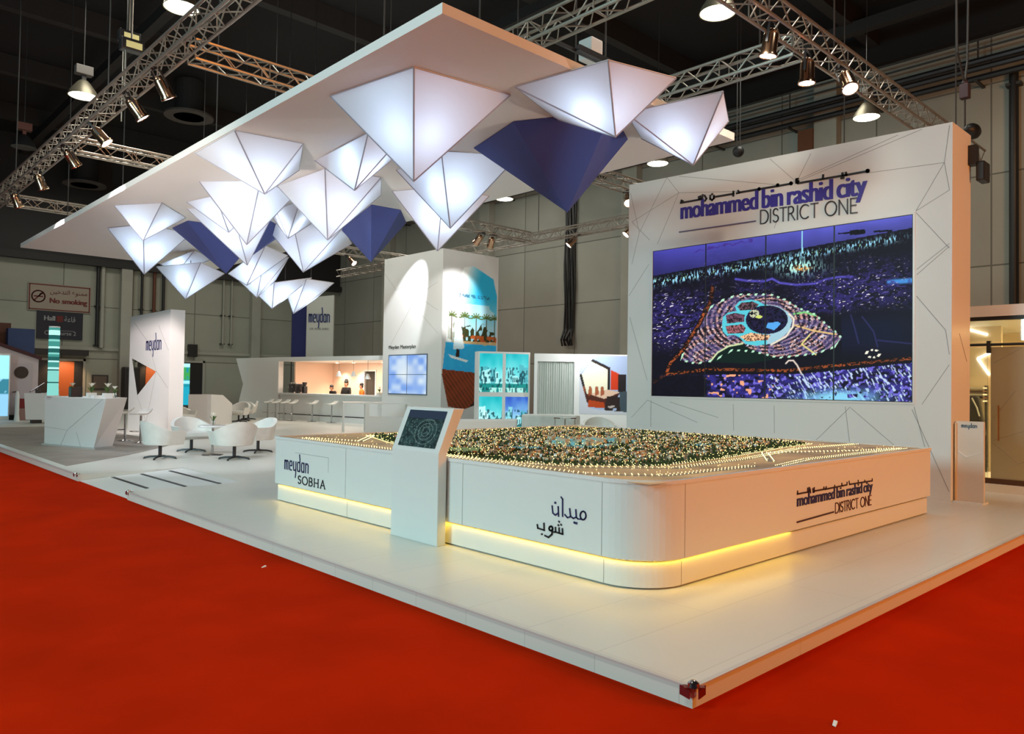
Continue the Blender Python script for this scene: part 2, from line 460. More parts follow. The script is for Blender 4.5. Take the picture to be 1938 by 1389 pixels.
# access ramp with three black grip strips
r = thing('access_ramp', (3.56, 11.72, 0), 'low white access ramp let into the stage edge', 'ramp')
MB().loft([(3.57, 11.73, 0), (5.24, 11.73, 0), (5.24, 14.29, 0), (3.57, 14.29, 0)], [(3.57, 11.73, 0.012), (5.24, 11.73, 0.118), (5.24, 14.29, 0.118), (3.57, 14.29, 0.012)]).build('ramp_board', M['white'], r)
for x, y0, y1 in ((4.02, 12.45, 14.2), (4.47, 12.1, 14.15), (4.93, 11.9, 14.1)):
    z = 0.012 + (x - 3.57) / 1.67 * 0.106
    MB().slab([(x, y0, z + .001), (x + .05, y0, z + .004), (x + .05, y1, z + .004), (x, y1, z + .001)], (0, 0, 0.006)).build('grip_strip', M['black'], r)

# corner protectors
def corner_guard(x, y, z, label, s=1.0):
    t = thing('corner_guard', (x, y, z), label, 'corner guard', 'metal corner guards on the stage edge')
    m = MB(); m.lathe([(0.035 * s, 0), (0.03 * s, 0.022 * s), (0.012 * s, 0.034 * s)], (x, y, z), 12); m.build('cap', M['chrome'], t, True)
    m = MB()
    m.slab([(x - .055 * s, y + .02, z - .004), (x + .03, y - .055 * s, z - .004), (x + .05 * s, y - .03, z - .004), (x - .02, y + .055 * s, z - .004)], (0, 0, 0.005))
    for k in (0, 1):
        a = (x - 0.026 * s, y + .004) if k == 0 else (x + .006, y - 0.026 * s)
        dx, dy = ((-0.003, .06 * s) if k == 0 else (.06 * s, -0.003))
        m.slab([(a[0], a[1], z - .062 * s), (a[0] + dx, a[1] + dy, z - .05 * s), (a[0] + dx, a[1] + dy, z), (a[0], a[1], z)], (-0.006 if k == 0 else 0, 0 if k == 0 else -0.006, 0))
    m.build('plate', mat('red_enamel', rgb(110, 12, 18), 0.4), t)
corner_guard(3.552, 2.305, 0.124, 'metal and dark red guard on the sharp front corner of the stage', 1.0)
corner_guard(3.54, 11.66, 0.124, 'small guard where the stage edge meets the near side of the ramp', .8)
corner_guard(3.52, 14.36, 0.124, 'small guard on the stage edge at the far side of the ramp', .8)

# ---------------------------------------------------------------- canopy and its hanging pyramids
c = thing('canopy', (7.52, 15.95, 5.5), 'long flat white canopy board hung over the stage', 'canopy')
MB().prism([(4.715, 6.1), (10.33, 6.07), (10.33, 25.8), (4.715, 25.8)], 5.5, 5.615).build('board', mat('canopy_white', (0.76, 0.78, 0.76), 0.5), c)
for y in (8.5, 14, 19.5, 24.5):
    for x in (5.6, 9.4):
        MB().tube((x, y, 5.61), (x, y, 14.0), 0.012, 5).build('hanging_cable', M['dark'], c)

PYR = [
('big','w',[(5.042,8.888,5.485),(5.28,7.364,5.485),(6.674,7.165,5.485),(6.436,8.688,5.485)],(5.807,8.054,4.355)),
('rt','w',[(6.536,6.931,5.485),(6.739,5.59,5.485),(7.715,5.327,5.485),(7.725,7.346,5.485)],(7.421,6.021,4.855)),
('fr','w',[(8.231,6.497,5.485),(8.475,5.144,5.485),(9.477,5.661,5.485),(9.241,6.997,5.485)],(8.971,5.902,4.805)),
('blue1','b',[(7.798,9.205,5.485),(7.399,7.868,5.485),(8.047,6.599,5.485),(9.136,7.176,5.485)],(8.252,7.584,4.285)),
('p5','w',[(7.648,11.134,5.485),(7.52,9.693,5.485),(8.558,8.975,5.485),(8.686,10.416,5.485)],(8.065,10.109,4.375)),
('p6','w',[(8.442,12.421,5.485),(8.936,11.433,5.485),(9.998,11.306,5.485),(9.504,12.294,5.485)],(9.315,12.07,4.385)),
('p7','w',[(6.354,11.667,5.485),(6.194,9.771,5.485),(6.745,9.806,5.485),(7.249,10.73,5.485)],(6.484,10.599,4.815)),
('p8','w',[(6.685,13.711,5.485),(6.717,11.97,5.485),(7.731,11.74,5.485),(8.456,12.829,5.485)],(7.202,12.682,4.385)),
('p9','w',[(4.752,12.745,5.485),(4.732,11.148,5.485),(5.768,10.973,5.485),(6.446,12.398,5.485)],(5.53,11.788,4.785)),
('p10','w',[(5.49,14.48,5.485),(6.284,13.585,5.485),(7.23,14.015,5.485),(6.435,14.91,5.485)],(6.375,14.32,4.385)),
('p11','w',[(5.947,16.353,5.485),(6.155,15.348,5.485),(7.076,15.346,5.485),(6.868,16.351,5.485)],(6.639,15.808,4.865)),
('p12','w',[(6.197,16.999,5.485),(6.723,15.933,5.485),(7.835,16.298,5.485),(7.31,17.365,5.485)],(7.528,16.855,4.385)),
('p13','w',[(7.599,15.636,5.485),(7.568,14.481,5.485),(8.816,16.224,5.485),(7.929,16.438,5.485)],(7.934,15.705,4.915)),
('p14','w',[(8.307,17.578,5.485),(8.312,16.266,5.485),(9.649,16.293,5.485),(10.898,17.893,5.485)],(9.063,17.099,4.425)),
('blue2','b',[(9.69,16.434,5.485),(8.799,13.702,5.485),(9.507,13.651,5.485),(10.358,14.629,5.485)],(9.464,14.713,4.465)),
('blue3','b',[(6.75,19.467,5.485),(6.697,18.317,5.485),(8.429,18.007,5.485),(8.482,19.156,5.485)],(8.001,19.153,4.465)),
('blue4','b',[(7.734,18.205,5.485),(7.905,16.709,5.485),(8.779,17.526,5.485),(9.199,18.889,5.485)],(8.155,17.973,4.825)),
('p17','w',[(8.67,20.614,4.681),(9.144,19.386,5.37),(9.852,19.479,5.201),(9.379,20.707,4.512)],(8.985,20.121,4.349)),
('p18','w',[(9.073,21.06,4.664),(9.402,19.978,5.083),(10.157,20.015,5.256),(10.155,20.793,4.68)],(9.458,20.508,4.087)),
('p19','w',[(9.721,21.012,4.224),(9.803,20.167,4.511),(10.838,19.938,4.736),(10.78,20.763,4.382)],(9.963,20.591,3.819)),
('p20','w',[(10.531,20.796,4.236),(10.655,19.907,4.683),(11.514,19.853,4.652),(11.39,20.743,4.205)],(10.603,20.539,3.719)),
('p21','w',[(4.966,17.856,5.485),(5.612,16.848,5.485),(6.523,17.962,5.485),(5.877,18.97,5.485)],(5.607,17.952,4.825)),
('p22','w',[(5.626,20.698,5.485),(6.094,19.542,5.485),(7.338,19.794,5.485),(6.87,20.95,5.485)],(6.516,20.709,4.435)),
('p23','w',[(7.819,23.469,5.143),(8.334,22.211,5.47),(8.937,22.405,5.322),(8.422,23.663,4.919)],(8.155,22.952,4.911)),
('p24','w',[(7.638,23.231,5.019),(8.362,21.787,5.076),(9.087,21.866,4.849),(8.363,23.31,4.791)],(8.224,22.502,4.076)),
]
PL = {
 'big': 'largest white glowing pyramid, nearest the front corner of the canopy',
 'rt': 'white glowing pyramid jutting past the right edge of the canopy above the big navy one',
 'fr': 'white glowing pyramid furthest right, jutting past the canopy edge near the video wall',
 'blue1': 'big navy pyramid hanging between the right-hand white ones',
 'p5': 'white glowing pyramid half behind the largest one, left of the big navy one',
 'p6': 'white glowing pyramid whose tip points at the top corner of the sailboat tower',
 'p7': 'small shallow white glowing pyramid tucked behind the left side of the largest one',
 'p8': 'white glowing pyramid below the small shallow one, left of the small navy one',
 'p9': 'white glowing pyramid nearest the long left edge of the canopy, topmost of the left cluster',
 'p10': 'white glowing pyramid directly under the tip of the one nearest the left canopy edge',
 'p11': 'shallow white glowing pyramid peeping out left above the navy one of the left cluster',
 'p12': 'white glowing pyramid overlapped by two others, right beside the navy one of the left cluster',
 'p13': 'small shallow white glowing pyramid in the middle of the cluster, between two steep ones',
 'p14': 'white glowing pyramid low in the middle, left of the tip of the small navy one',
 'blue2': 'navy pyramid hanging left of the sailboat tower top',
 'blue3': 'navy pyramid on the left, between the far left white pair and the middle cluster',
 'blue4': 'navy pyramid showing only a small triangle amid the white cluster',
 'p17': 'white glowing pyramid right below the tip of the left navy one',
 'p18': 'white glowing pyramid low in the cluster, just below and right of the left navy tip',
 'p19': 'pale lilac lit pyramid low in the cluster, second from the lowest right one',
 'p20': 'lowest white glowing pyramid, hanging over the navy and grey banners',
 'p21': 'shallow white glowing pyramid, highest of the far left group',
 'p22': 'steep white glowing pyramid at the far left, under the shallow one',
 'p23': 'shallow white glowing pyramid above the far left low one, left of the navy pyramid',
 'p24': 'low white glowing pyramid on the left whose tip hangs above the left totem',
}
M['seam'] = mat('grey_seam_piping', (0.34, 0.35, 0.42), 0.5)
for key, colr, q, a in PYR:
    cx = sum(p[0] for p in q) / 4; cy = sum(p[1] for p in q) / 4; cz = sum(p[2] for p in q) / 4
    t = thing('pendant_pyramid', (cx, cy, max(p[2] for p in q)), PL[key], 'pyramid lamp' if colr == 'w' else 'pyramid', 'white pyramid lamps under the canopy' if colr == 'w' else 'navy pyramids under the canopy')
    area2 = sum(q[i][0] * q[(i + 1) % 4][1] - q[(i + 1) % 4][0] * q[i][1] for i in range(4))
    order = range(4) if area2 < 0 else range(3, -1, -1)
    Q = [q[i] for i in order]
    sh = MB().add(Q + [a], [(0, 1, 4), (1, 2, 4), (2, 3, 4), (3, 0, 4)])
    sh.build('shade', M['fabric'] if colr == 'w' else M['blue_cloth'], t)
    MB().slab(Q, (0, 0, 0.012)).build('top_panel', M['paper'] if colr == 'w' else M['blue_cloth'], t)
    fr = MB()
    if colr == 'w':
        for p in Q: fr.tube(p, a, 0.011, 5)
        for i in range(4): fr.tube(Q[i], Q[(i + 1) % 4], 0.004, 5)
        fr.build('seam_frame', M['seam'], t)
        l = bpy.data.lights.new('pyramid_bulb', 'POINT'); l.energy = (9.5 if key in ('big', 'rt', 'fr') else 12.5) * (1.15 if abs(cz - a[2]) > 0.9 else 0.8); l.color = (0.62, 0.77, 1.0); l.shadow_soft_size = 0.06
        lo = bpy.data.objects.new('pyramid_bulb', l); COL.objects.link(lo)
        lo.parent = t; lo.location = ((a[0] - cx) * 0.28, (a[1] - cy) * 0.28, cz * 0.66 + a[2] * 0.34 - t.location.z)
    low = max(p[2] for p in q)
    if key in ('p17', 'p18', 'p19', 'p20', 'p23', 'p24'):
        inside = 4.8 < cx < 10.25 and cy < 25.7
        MB().tube((cx, cy, cz + 0.012), (cx, cy, 5.5 if inside else 14.0), 0.012, 5).build('hanging_rod', M['steel_dark'], t)

# ---------------------------------------------------------------- trusses
def truss(name, p0, p1, label, cables, w=0.29, rc=0.026, rl=0.011):
    p0 = Vector(p0); p1 = Vector(p1); d = (p1 - p0); L = d.length; d.normalize()
    s = Vector((0, 0, 1)).cross(d); up = Vector((0, 0, 1))
    t = thing('lighting_truss', tuple(p0), label, 'truss', 'aluminium box trusses under the hall roof')
    cor = [p0, p0 + s * w, p0 + s * w + up * w, p0 + up * w]
    for k in cor: MB().tube(k, k + d * L, rc, 6).build('chord', M['alu'], t, True)
    lac = MB(); n = max(2, int(round(L / 0.30)))
    for k in range(4):
        a = cor[k]; b2 = cor[(k + 1) % 4]
        for i in range(n):
            x0 = d * (L * i / n); x1 = d * (L * (i + 1) / n)
            lac.tube((a if i % 2 else b2) + x0, (b2 if i % 2 else a) + x1, rl, 4)
            if i % 4 == 0: lac.tube(a + x0, b2 + x0, rl, 4)
    lac.build('lacing', M['alu'], t)
    for f in cables:
        c0 = p0 + d * (L * f) + s * w / 2 + up * w
        MB().tube(c0, (c0.x, c0.y, 14.0), 0.014, 5).build('hanging_chain', M['dark'], t)
    return t
ZT = 6.6
truss('A', (4.21, 4.6, ZT), (4.21, 31.0, ZT), 'long truss running back along the left side of the canopy', (.1, .4, .7, .95))
truss('B', (4.25, 4.84, ZT), (18.4, 4.84, ZT), 'truss coming down from upper right to behind the video wall top', (.1, .5, .9))
truss('C', (18.4, 5.2, ZT), (18.4, 31.0, ZT), 'rear truss crossing behind the sailboat tower, parallel to the video wall', (.1, .5, .9))
truss('D', (7.72, 5.2, ZT), (7.72, 11.3, ZT), 'truss above the right edge of the canopy, at the top of the picture', (.1, .6))
truss('E', (10.75, 5.2, ZT), (10.75, 11.3, ZT), 'truss running back from the pair of big par cans, past the far right pyramid', (.1, .6))
truss('F', (4.3, 11.62, ZT), (18.0, 11.62, ZT), 'second cross truss, joining the left truss level with the top pyramids', (.5,))
truss('G', (4.3, 18.2, ZT), (18.0, 18.2, ZT), 'third cross truss, joining the left truss over the middle of the canopy', (.5,))
truss('H', (4.3, 25.2, ZT), (18.0, 25.2, ZT), 'far cross truss ending over the left end of the canopy', (.5,))

# ---------------------------------------------------------------- lamps of the hall
def hall_lamp():
    o = proto('high_bay_lamp', 'x', 'ceiling lamp', 'bell shaped high bay lamps of the hall')
    bell = MB().lathe([(0.06, 0.42), (0.10, 0.40), (0.16, 0.34), (0.30, 0.14), (0.36, 0.0), (0.34, 0.0), (0.28, 0.12), (0.12, 0.30), (0.05, 0.33)], n=24).build('bell', mat('bell_metal', (0.20, 0.18, 0.13), 0.4, 0.6), o, True)
    MB().lathe([(0.33, 0.02), (0.32, 0.0), (0.2, -0.03), (0.02, -0.045)], n=24).build('lens', M['bay'], bell, True)
    MB().box((-0.05, -0.05, 0.42), (0.05, 0.05, 0.55)).build('neck', M['dark'], o)
    MB().box((-0.2, -0.11, 0.55), (0.2, 0.11, 0.78)).build('ballast_box', mat('ballast_grey', (0.12, 0.11, 0.10), 0.5), o, bevel=0.01)
    MB().tube((0, 0, 0.78), (0, 0, 6.0), 0.012, 5).build('hanging_rod', M['dark'], o)
    return o
hl = Many(hall_lamp())
for loc, lab in (((5.6, 15.95, 9.35), 'hall lamp beside the left truss at the very top of the picture'),
                 ((5.26, 21.8, 9.0), 'hall lamp glowing left of the left truss'),
                 ((12.86, 7.94, 9.0), 'round hall lamp glowing at the top, left of the big par cans'),
                 ((21.2, 8.43, 9.2), 'hall lamp glowing just above the video wall'),
                 ((20.08, 21.8, 9.0), 'hall lamp seen under the canopy edge, left of the big navy pyramid'),
                 ((20.28, 14.69, 9.0), 'hall lamp seen under the canopy edge behind the spotlights by the video wall')):
    r_ = hl.put(loc, lab)
dead = thing('high_bay_lamp', (5.2, 28.41, 9.1), 'unlit hall lamp at the far left', 'ceiling lamp', 'bell shaped high bay lamps of the hall')
x, y, z = 5.2, 28.41, 9.1
MB().lathe([(0.06, 0.42), (0.16, 0.34), (0.30, 0.14), (0.36, 0.0), (0.05, 0.02)], (x, y, z), 24).build('bell', M['steel_dark'], dead, True)
MB().box((x - .05, y - .05, z + .42), (x + .05, y + .05, z + .55)).box((x - .2, y - .11, z + .55), (x + .2, y + .11, z + .78)).build('ballast_box', mat('ballast_red', rgb(96, 50, 40), .5), dead)
MB().tube((x, y, z + .78), (x, y, 14.0), 0.012, 5).build('hanging_rod', M['dark'], dead)

# par cans on the trusses
def par_can(nm, metal):
    o = proto('spotlight', 'x', 'spotlight', 'par can spotlights on the trusses')
    can = MB().lathe([(0.05, 0.0), (0.085, -0.03), (0.10, -0.08), (0.105, -0.30), (0.125, -0.33), (0.125, -0.36), (0.108, -0.36), (0.1, -0.33), (0.02, -0.30)], n=18).build('can', metal, o, True)
    MB().lathe([(0.112, -0.345), (0.1, -0.352), (0.01, -0.36)], n=18).build('lens', M['lens'], can, True)
    y_ = MB()
    for s in (-1, 1): y_.box((s * 0.122, -0.015, -0.2), (s * 0.128, 0.015, 0.10))
    y_.box((-0.128, -0.015, 0.10), (0.128, 0.015, 0.108)); yk = y_.build('yoke', M['steel_dark'], o)
    MB().box((-0.03, -0.03, 0.108), (0.03, 0.03, 0.19)).tube((-0.05, 0, 0.16), (0.05, 0, 0.16), 0.04, 8).build('clamp', M['black'], yk)
    return o
M['copper'] = mat('polished_can', (0.62, 0.40, 0.26), 0.2, 1.0)
sp = Many(par_can('a', M['copper']))
def aimrot(p, tgt):
    return (Vector(tgt) - Vector(p)).to_track_quat('-Z', 'Y').to_euler()
for loc, tgt, lab in (
    ((4.06, 12.5, 6.5), (8, 13, 0), 'bright spotlight under the left truss near its first junction'),
    ((4.06, 13.9, 6.5), (9, 13, 0), 'spotlight under the left truss just past the first junction'),
    ((4.06, 18.0, 6.5), (9, 19, 0), 'spotlight on the left truss at its second junction'),
    ((4.06, 20.6, 6.5), (7, 22, 0), 'spotlight low on the left truss, beyond the second junction'),
    ((4.06, 16.0, 6.5), (9, 13, 0), 'spotlight inside the left truss between its first two junctions'),
    ((4.06, 23.2, 6.5), (7, 25, 0), 'spotlight furthest away on the left truss'),
    ((9.45, 5.0, 6.56), (9.3, 6.0, 0), 'big tilted par can, leftmost of the two at the upper right truss junction'),
    ((10.53, 5.02, 6.5), (10.5, 5.2, 0), 'big upright par can hanging at the upper right truss junction'),
    ((11.4, 4.86, 6.5), (9.0, 2.0, 0), 'par can facing the camera on the upper right truss, above the hall lamp'),
    ((15.0, 11.75, 6.5), (12, 9, 2), 'leftmost spotlight by the top left corner of the video wall'),
    ((15.5, 11.75, 6.55), (12, 14, 2), 'middle spotlight by the top left corner of the video wall'),
    ((16.2, 11.75, 6.6), (13, 6, 0), 'black spotlight turned to the right above the video wall top left corner'),
    ((18.26, 14.1, 6.55), (13, 17, 0), 'spotlight on the rear truss just left of the video wall'),
    ((18.26, 16.4, 6.52), (15, 19, 2), 'spotlight hanging below the tip of the big navy pyramid'),
    ((15.9, 18.35, 6.5), (16.4, 22, 4), 'spotlight above the right half of the sailboat tower'),
    ((16.4, 18.35, 6.5), (17.5, 20.8, 4), 'small spotlight on the cross truss right of the sailboat tower'),
    ((15.3, 25.33, 6.5), (16.3, 22.8, 4), 'spotlight near the tip of the navy pyramid left of the tower')):
    sp.put(loc, lab, rot=aimrot(loc, tgt))
# the light of the spots that strike the tower, the left totem and the floor
spot('tower_spot', (15.2, 21.2, 7.3), (16.32, 22.75, 4.7), 1250, (0.93, 0.95, 1.0), 38, 0.35)
spot('tower_poster_spot', (15.4, 16.5, 6.4), (16.9, 20.8, 4.6), 1700, (1.0, 0.98, 0.95), 30, 0.5)
spot('totem_spot', (3.95, 20.6, 5.95), (8.1, 25.0, 1.9), 2200, (1.0, 0.82, 0.80), 44, 0.6)
spot('totem_side_spot', (3.95, 15.5, 5.95), (8.3, 23.3, 2.0), 800, (0.97, 0.97, 1.0), 30, 0.6)
spot('lounge_spot', (3.95, 12.6, 5.95), (6.8, 16.2, 0.1), 760, (0.84, 0.90, 1.0), 60, 0.7)
spot('lounge_spot', (3.95, 22.0, 5.95), (7.5, 19.0, 0.1), 620, (0.92, 0.93, 1.0), 60, 0.7)
spot('wall_spot', (8.8, 5.0, 6.4), (12.3, 6.6, 4.2), 170, (1.0, 0.95, 0.80), 80, 0.8)
spot('stage_spot', (5.0, 5.0, 6.5), (4.6, 4.5, 0.1), 90, (0.97, 1.0, 0.93), 80, 0.8)

# ---------------------------------------------------------------- rigging, ducts, pipes
t = thing('projector_box', (9.3, 8.0, 6.89), 'white box standing on a truss behind the canopy edge', 'equipment box')
MB().box((9.05, 7.85, 6.95), (9.33, 8.13, 7.28)).build('case', M['white'], t, bevel=0.02)
MB().box((8.6, 7.7, 6.86), (9.6, 7.78, 6.95)).box((8.6, 8.22, 6.86), (9.6, 8.3, 6.95)).box((8.05, 7.79, 6.86), (10.4, 7.83, 6.91)).build('mounting_rails', M['steel_dark'], t)
t = thing('cable_bundle', (26.2, 24.0, 3.6), 'thick black bundle of cables hanging down the hall wall', 'cables')
for i in range(9):
    y0 = 23.75 + 0.075 * i; m = MB(); rr = random.Random(i)
    pts = [(26.38 - 0.05 * (i % 2), y0 + 0.04 * math.sin(z * 1.7 + i), z) for z in np.linspace(11.2, 4.4, 12)]
    pts += [(26.3 - 0.1 * (i % 3), y0 + rr.uniform(-.12, .12), 3.9), (26.3, y0 + rr.uniform(-.05, .05), 3.62)]
    m.path(pts, 0.045, 6); m.build('cable', M['black'], t, True)
t = thing('overhead_pipes', (26.1, 10, 11.1), 'dark bundle of pipes with a railing along the top of the right wall', 'pipes')
for x, z in ((25.9, 11.25), (25.75, 11.5), (25.9, 11.78)):
    MB().tube((x, -8, z), (x, 44.5, z), 0.1, 8).build('pipe', M['steel_dark'] if z != 11.25 else M['black'], t, True)
m = MB()
for z in (12.15, 12.42): m.tube((25.9, -8, z), (25.9, 44.5, z), 0.03, 6)
for y in range(-8, 45, 3): m.tube((25.9, y, 11.8), (25.9, y, 12.42), 0.025, 6).box((25.7, y - .04, 11.1), (26.48, y + .04, 11.16))
m.build('railing', M['dark'], t)
t = thing('hanging_ball', (20.0, 11.6, 8.4), 'round black loudspeaker hung on two rods above the video wall', 'loudspeaker')
bx, by, bz = 20.0, 11.62, 8.68
MB().ball((bx, by, bz), 0.165, 16, 12).build('ball', M['black'], t, True)
for s in (-.05, .05): MB().tube((bx, by + s, bz + .1), (bx, by + s, 14.0), 0.014, 5).build('hanging_rod', M['dark'], t)
for k, (y, n) in enumerate(((6.16, 0),)):
    t = thing('downpipe', (26.3, y, 0), 'thick black pipe running down the hall wall at the right edge', 'pipe')
    MB().tube((26.3, y, 2.0), (26.3, y, 11.3), 0.13, 10).build('pipe', M['black'], t, True)
    for zz in (10.9, 4.0): MB().box((26.2, y - .2, zz), (26.48, y + .2, zz + .09)).build('bracket', M['dark'], t)
t = thing('chain_hoist', (16.2, 4.55, 6.9), 'chain hoist with a V shaped sling above the right end of the video wall', 'hoist')
MB().tube((16.2, 4.6, 6.62), (16.2, 4.6, 7.4), 0.016, 6).build('chain', M['dark'], t)
MB().box((16.12, 4.52, 7.35), (16.28, 4.68, 7.62)).lathe([(.04, 0), (.06, .06), (.03, .12)], (16.2, 4.6, 7.6), 10).build('motor', mat('hoist_body', rgb(70, 50, 55), .5), t, bevel=.01)
MB().path([(16.2, 4.6, 7.65), (16.35, 4.6, 8.1), (16.6, 4.6, 14)], .02).path([(16.2, 4.6, 7.65), (15.75, 4.6, 8.1), (15.5, 4.6, 14)], .02).build('sling', M['dark'], t)
MB().ball((16.3, 4.5, 6.72), .18, 12, 8, sc=(1.4, .8, .8)).build('cable_bag', M['black'], t, True)
t = thing('wall_spotlight', (13.2, 3.66, 5.0), 'small black floodlight fixed on the right side of the video wall', 'floodlight')
MB().box((13.0, 3.54, 5.2), (13.15, 3.66, 5.5)).build('bracket', M['black'], t)
MB().box((13.05, 3.44, 4.95), (13.35, 3.56, 5.25)).build('lamp_head', M['black'], t, bevel=.02)
for (hx, hy, hz, lab) in ((4.75, 16.4, 8.6, 'upper chain hoist hanging left of the left truss'), (4.45, 15.2, 7.95, 'chain hoist with a yellow label just above the left truss')):
    t = thing('chain_hoist', (hx, hy, hz - .3), lab, 'hoist')
    MB().box((hx - .2, hy - .1, hz - .1), (hx + .2, hy + .1, hz + .12)).build('motor', M['steel_dark'], t, bevel=.02)
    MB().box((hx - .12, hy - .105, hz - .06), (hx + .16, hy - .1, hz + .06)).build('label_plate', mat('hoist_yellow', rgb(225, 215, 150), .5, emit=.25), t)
    MB().tube((hx, hy, hz + .12), (hx, hy, 14), .016, 6).tube((hx - .1, hy, 6.88), (hx - .1, hy, hz - .1), .012, 5).build('chain', M['alu'], t)
for (x, y, rr, lab) in ((11.54, 31.7, .95, 'round ceiling air diffuser above the middle of the canopy edge'), (10.6, 43.2, 1.0, 'round ceiling air diffuser above the left end of the canopy')):
    t = thing('air_diffuser', (x, y, 12.4), lab, 'air diffuser', 'round air diffusers in the dark roof')
    zz = 12.5 if y < 40 else 11.6
    MB().lathe([(rr * .62, 0), (rr, .0), (rr, .08), (rr * .62, .08), (rr * .62, 0)], (x, y, zz), 32).build('ring', mat('diffuser_grey', (.10, .09, .08), .6), t)
    MB().lathe([(rr * .5, .1), (rr * .6, .3), (rr * .6, 13.97 - zz)], (x, y, zz), 24).build('duct', M['roof2'], t)
for i, (y, lab) in enumerate(((15, 'dark round air duct high under the roof, nearest'), (33, 'dark round air duct high under the roof, farther back'))):
    t = thing('air_duct', (0, y, 12.4), lab, 'air duct', 'round air ducts under the roof')
    MB().tube((-14, y, 12.5), (3.4, y, 12.5), .45, 14).build('duct', M['roof2'], t, True)

# ---------------------------------------------------------------- video wall
VX = 12.29
t = thing('video_wall', (VX, 6.65, 0.12), 'tall white wall with a huge screen of a lit city at night', 'display wall')
b = MB()
b.slab([(VX, 3.67, 0.12), (VX, 9.6, 0.12), (VX, 9.6, 5.84), (VX, 3.65, 5.69)], (0.86, 0, 0), 0)
GROOVES = [[(9.33, 4.83), (9.57, 5.67)], [(9.51, 4.21), (9.33, 4.83), (8.68, 5.82)], [(8.68, 5.82), (8.4, 5.47), (9.52, 5.07)], [(8.4, 5.47), (8.89, 4.54)], [(8.4, 5.79), (6.32, 5.24)], [(6.53, 5.74), (6.04, 5.24), (5.79, 5.68)], [(8.4, 5.47), (7.11, 5.27)], [(6.04, 5.24), (4.07, 5.68)], [(4.88, 5.17), (3.76, 5.11), (4.15, 4.45), (3.69, 4.69), (3.76, 5.11), (3.69, 5.65)], [(4.15, 4.43), (3.69, 3.83)], [(4.14, 3.48), (3.69, 3.86)], [(4.14, 3.16), (3.74, 2.63), (3.69, 2.27)], [(3.69, 3.9), (4.14, 3.56)], [(4.06, 1.53), (3.69, 2.12)], [(4.2, 1.45), (3.95, 0.87), (3.69, 0.27)], [(9.58, 3.57), (9.09, 4.16)], [(9.55, 3.14), (9.1, 1.86)], [(9.48, 1.11), (9.09, 1.47), (7.94, 1.08)], [(9.0, 1.47), (9.0, 0.95)], [(6.39, 4.64), (6.44, 4.51)], [(7.2, 1.44), (7.19, 0.97)], [(6.42, 1.44), (6.41, 0.97)], [(5.72, 0.85), (5.12, 1.46)], [(5.2, 1.46), (5.13, 0.89)], [(5.11, 1.44), (4.39, 0.84)], [(4.17, 1.49), (4.01, 0.86)], [(8.56, 1.45), (7.5, 1.19)], [(9.52, 5.07), (9.07, 4.64)], [(4.41, 5.67), (6.11, 5.25)]]
for L in GROOVES:
    for (y0, z0), (y1, z1) in zip(L[:-1], L[1:]):
        dy, dz = y1 - y0, z1 - z0; l = math.hypot(dy, dz) or 1
        ny, nz = -dz / l * 0.0035, dy / l * 0.0035
        b.slab([(VX - 0.002, y0 + ny, z0 + nz), (VX - 0.002, y1 + ny, z1 + nz), (VX - 0.002, y1 - ny, z1 - nz), (VX - 0.002, y0 - ny, z0 - nz)], (0.004, 0, 0), 1)
for (za, zb, ya, yb) in ((4.75, 4.45, .35, .62), (1.2, 0.75, .5, .8), (2.6, 2.2, .35, .7)):
    b.slab([(VX + ya, 3.658, za), (VX + yb, 3.658, zb), (VX + yb, 3.658, zb - .014), (VX + ya, 3.658, za - .014)], (0, .01, 0), 1)
b.build('panel', [M['white'], M['groove']], t)
m = MB()
SY0, SY1, SZ = 8.99, 4.19, (1.555, 4.41)
for (a, c_) in (((VX - .012, SY0 + .03, SZ[0] - .03), (VX, SY1 - .03, SZ[0])), ((VX - .012, SY0 + .03, SZ[1]), (VX, SY1 - .03, SZ[1] + .03)), ((VX - .012, SY0 + .03, SZ[0]), (VX, SY0, SZ[1])), ((VX - .012, SY1, SZ[0]), (VX, SY1 - .03, SZ[1]))): m.box(a, c_)
m.build('screen_frame', M['white_gloss'], t)
MB().box((VX - .004, SY0, SZ[0]), (VX + .01, SY1, SZ[1])).build('screen_backing', M['black'], t)

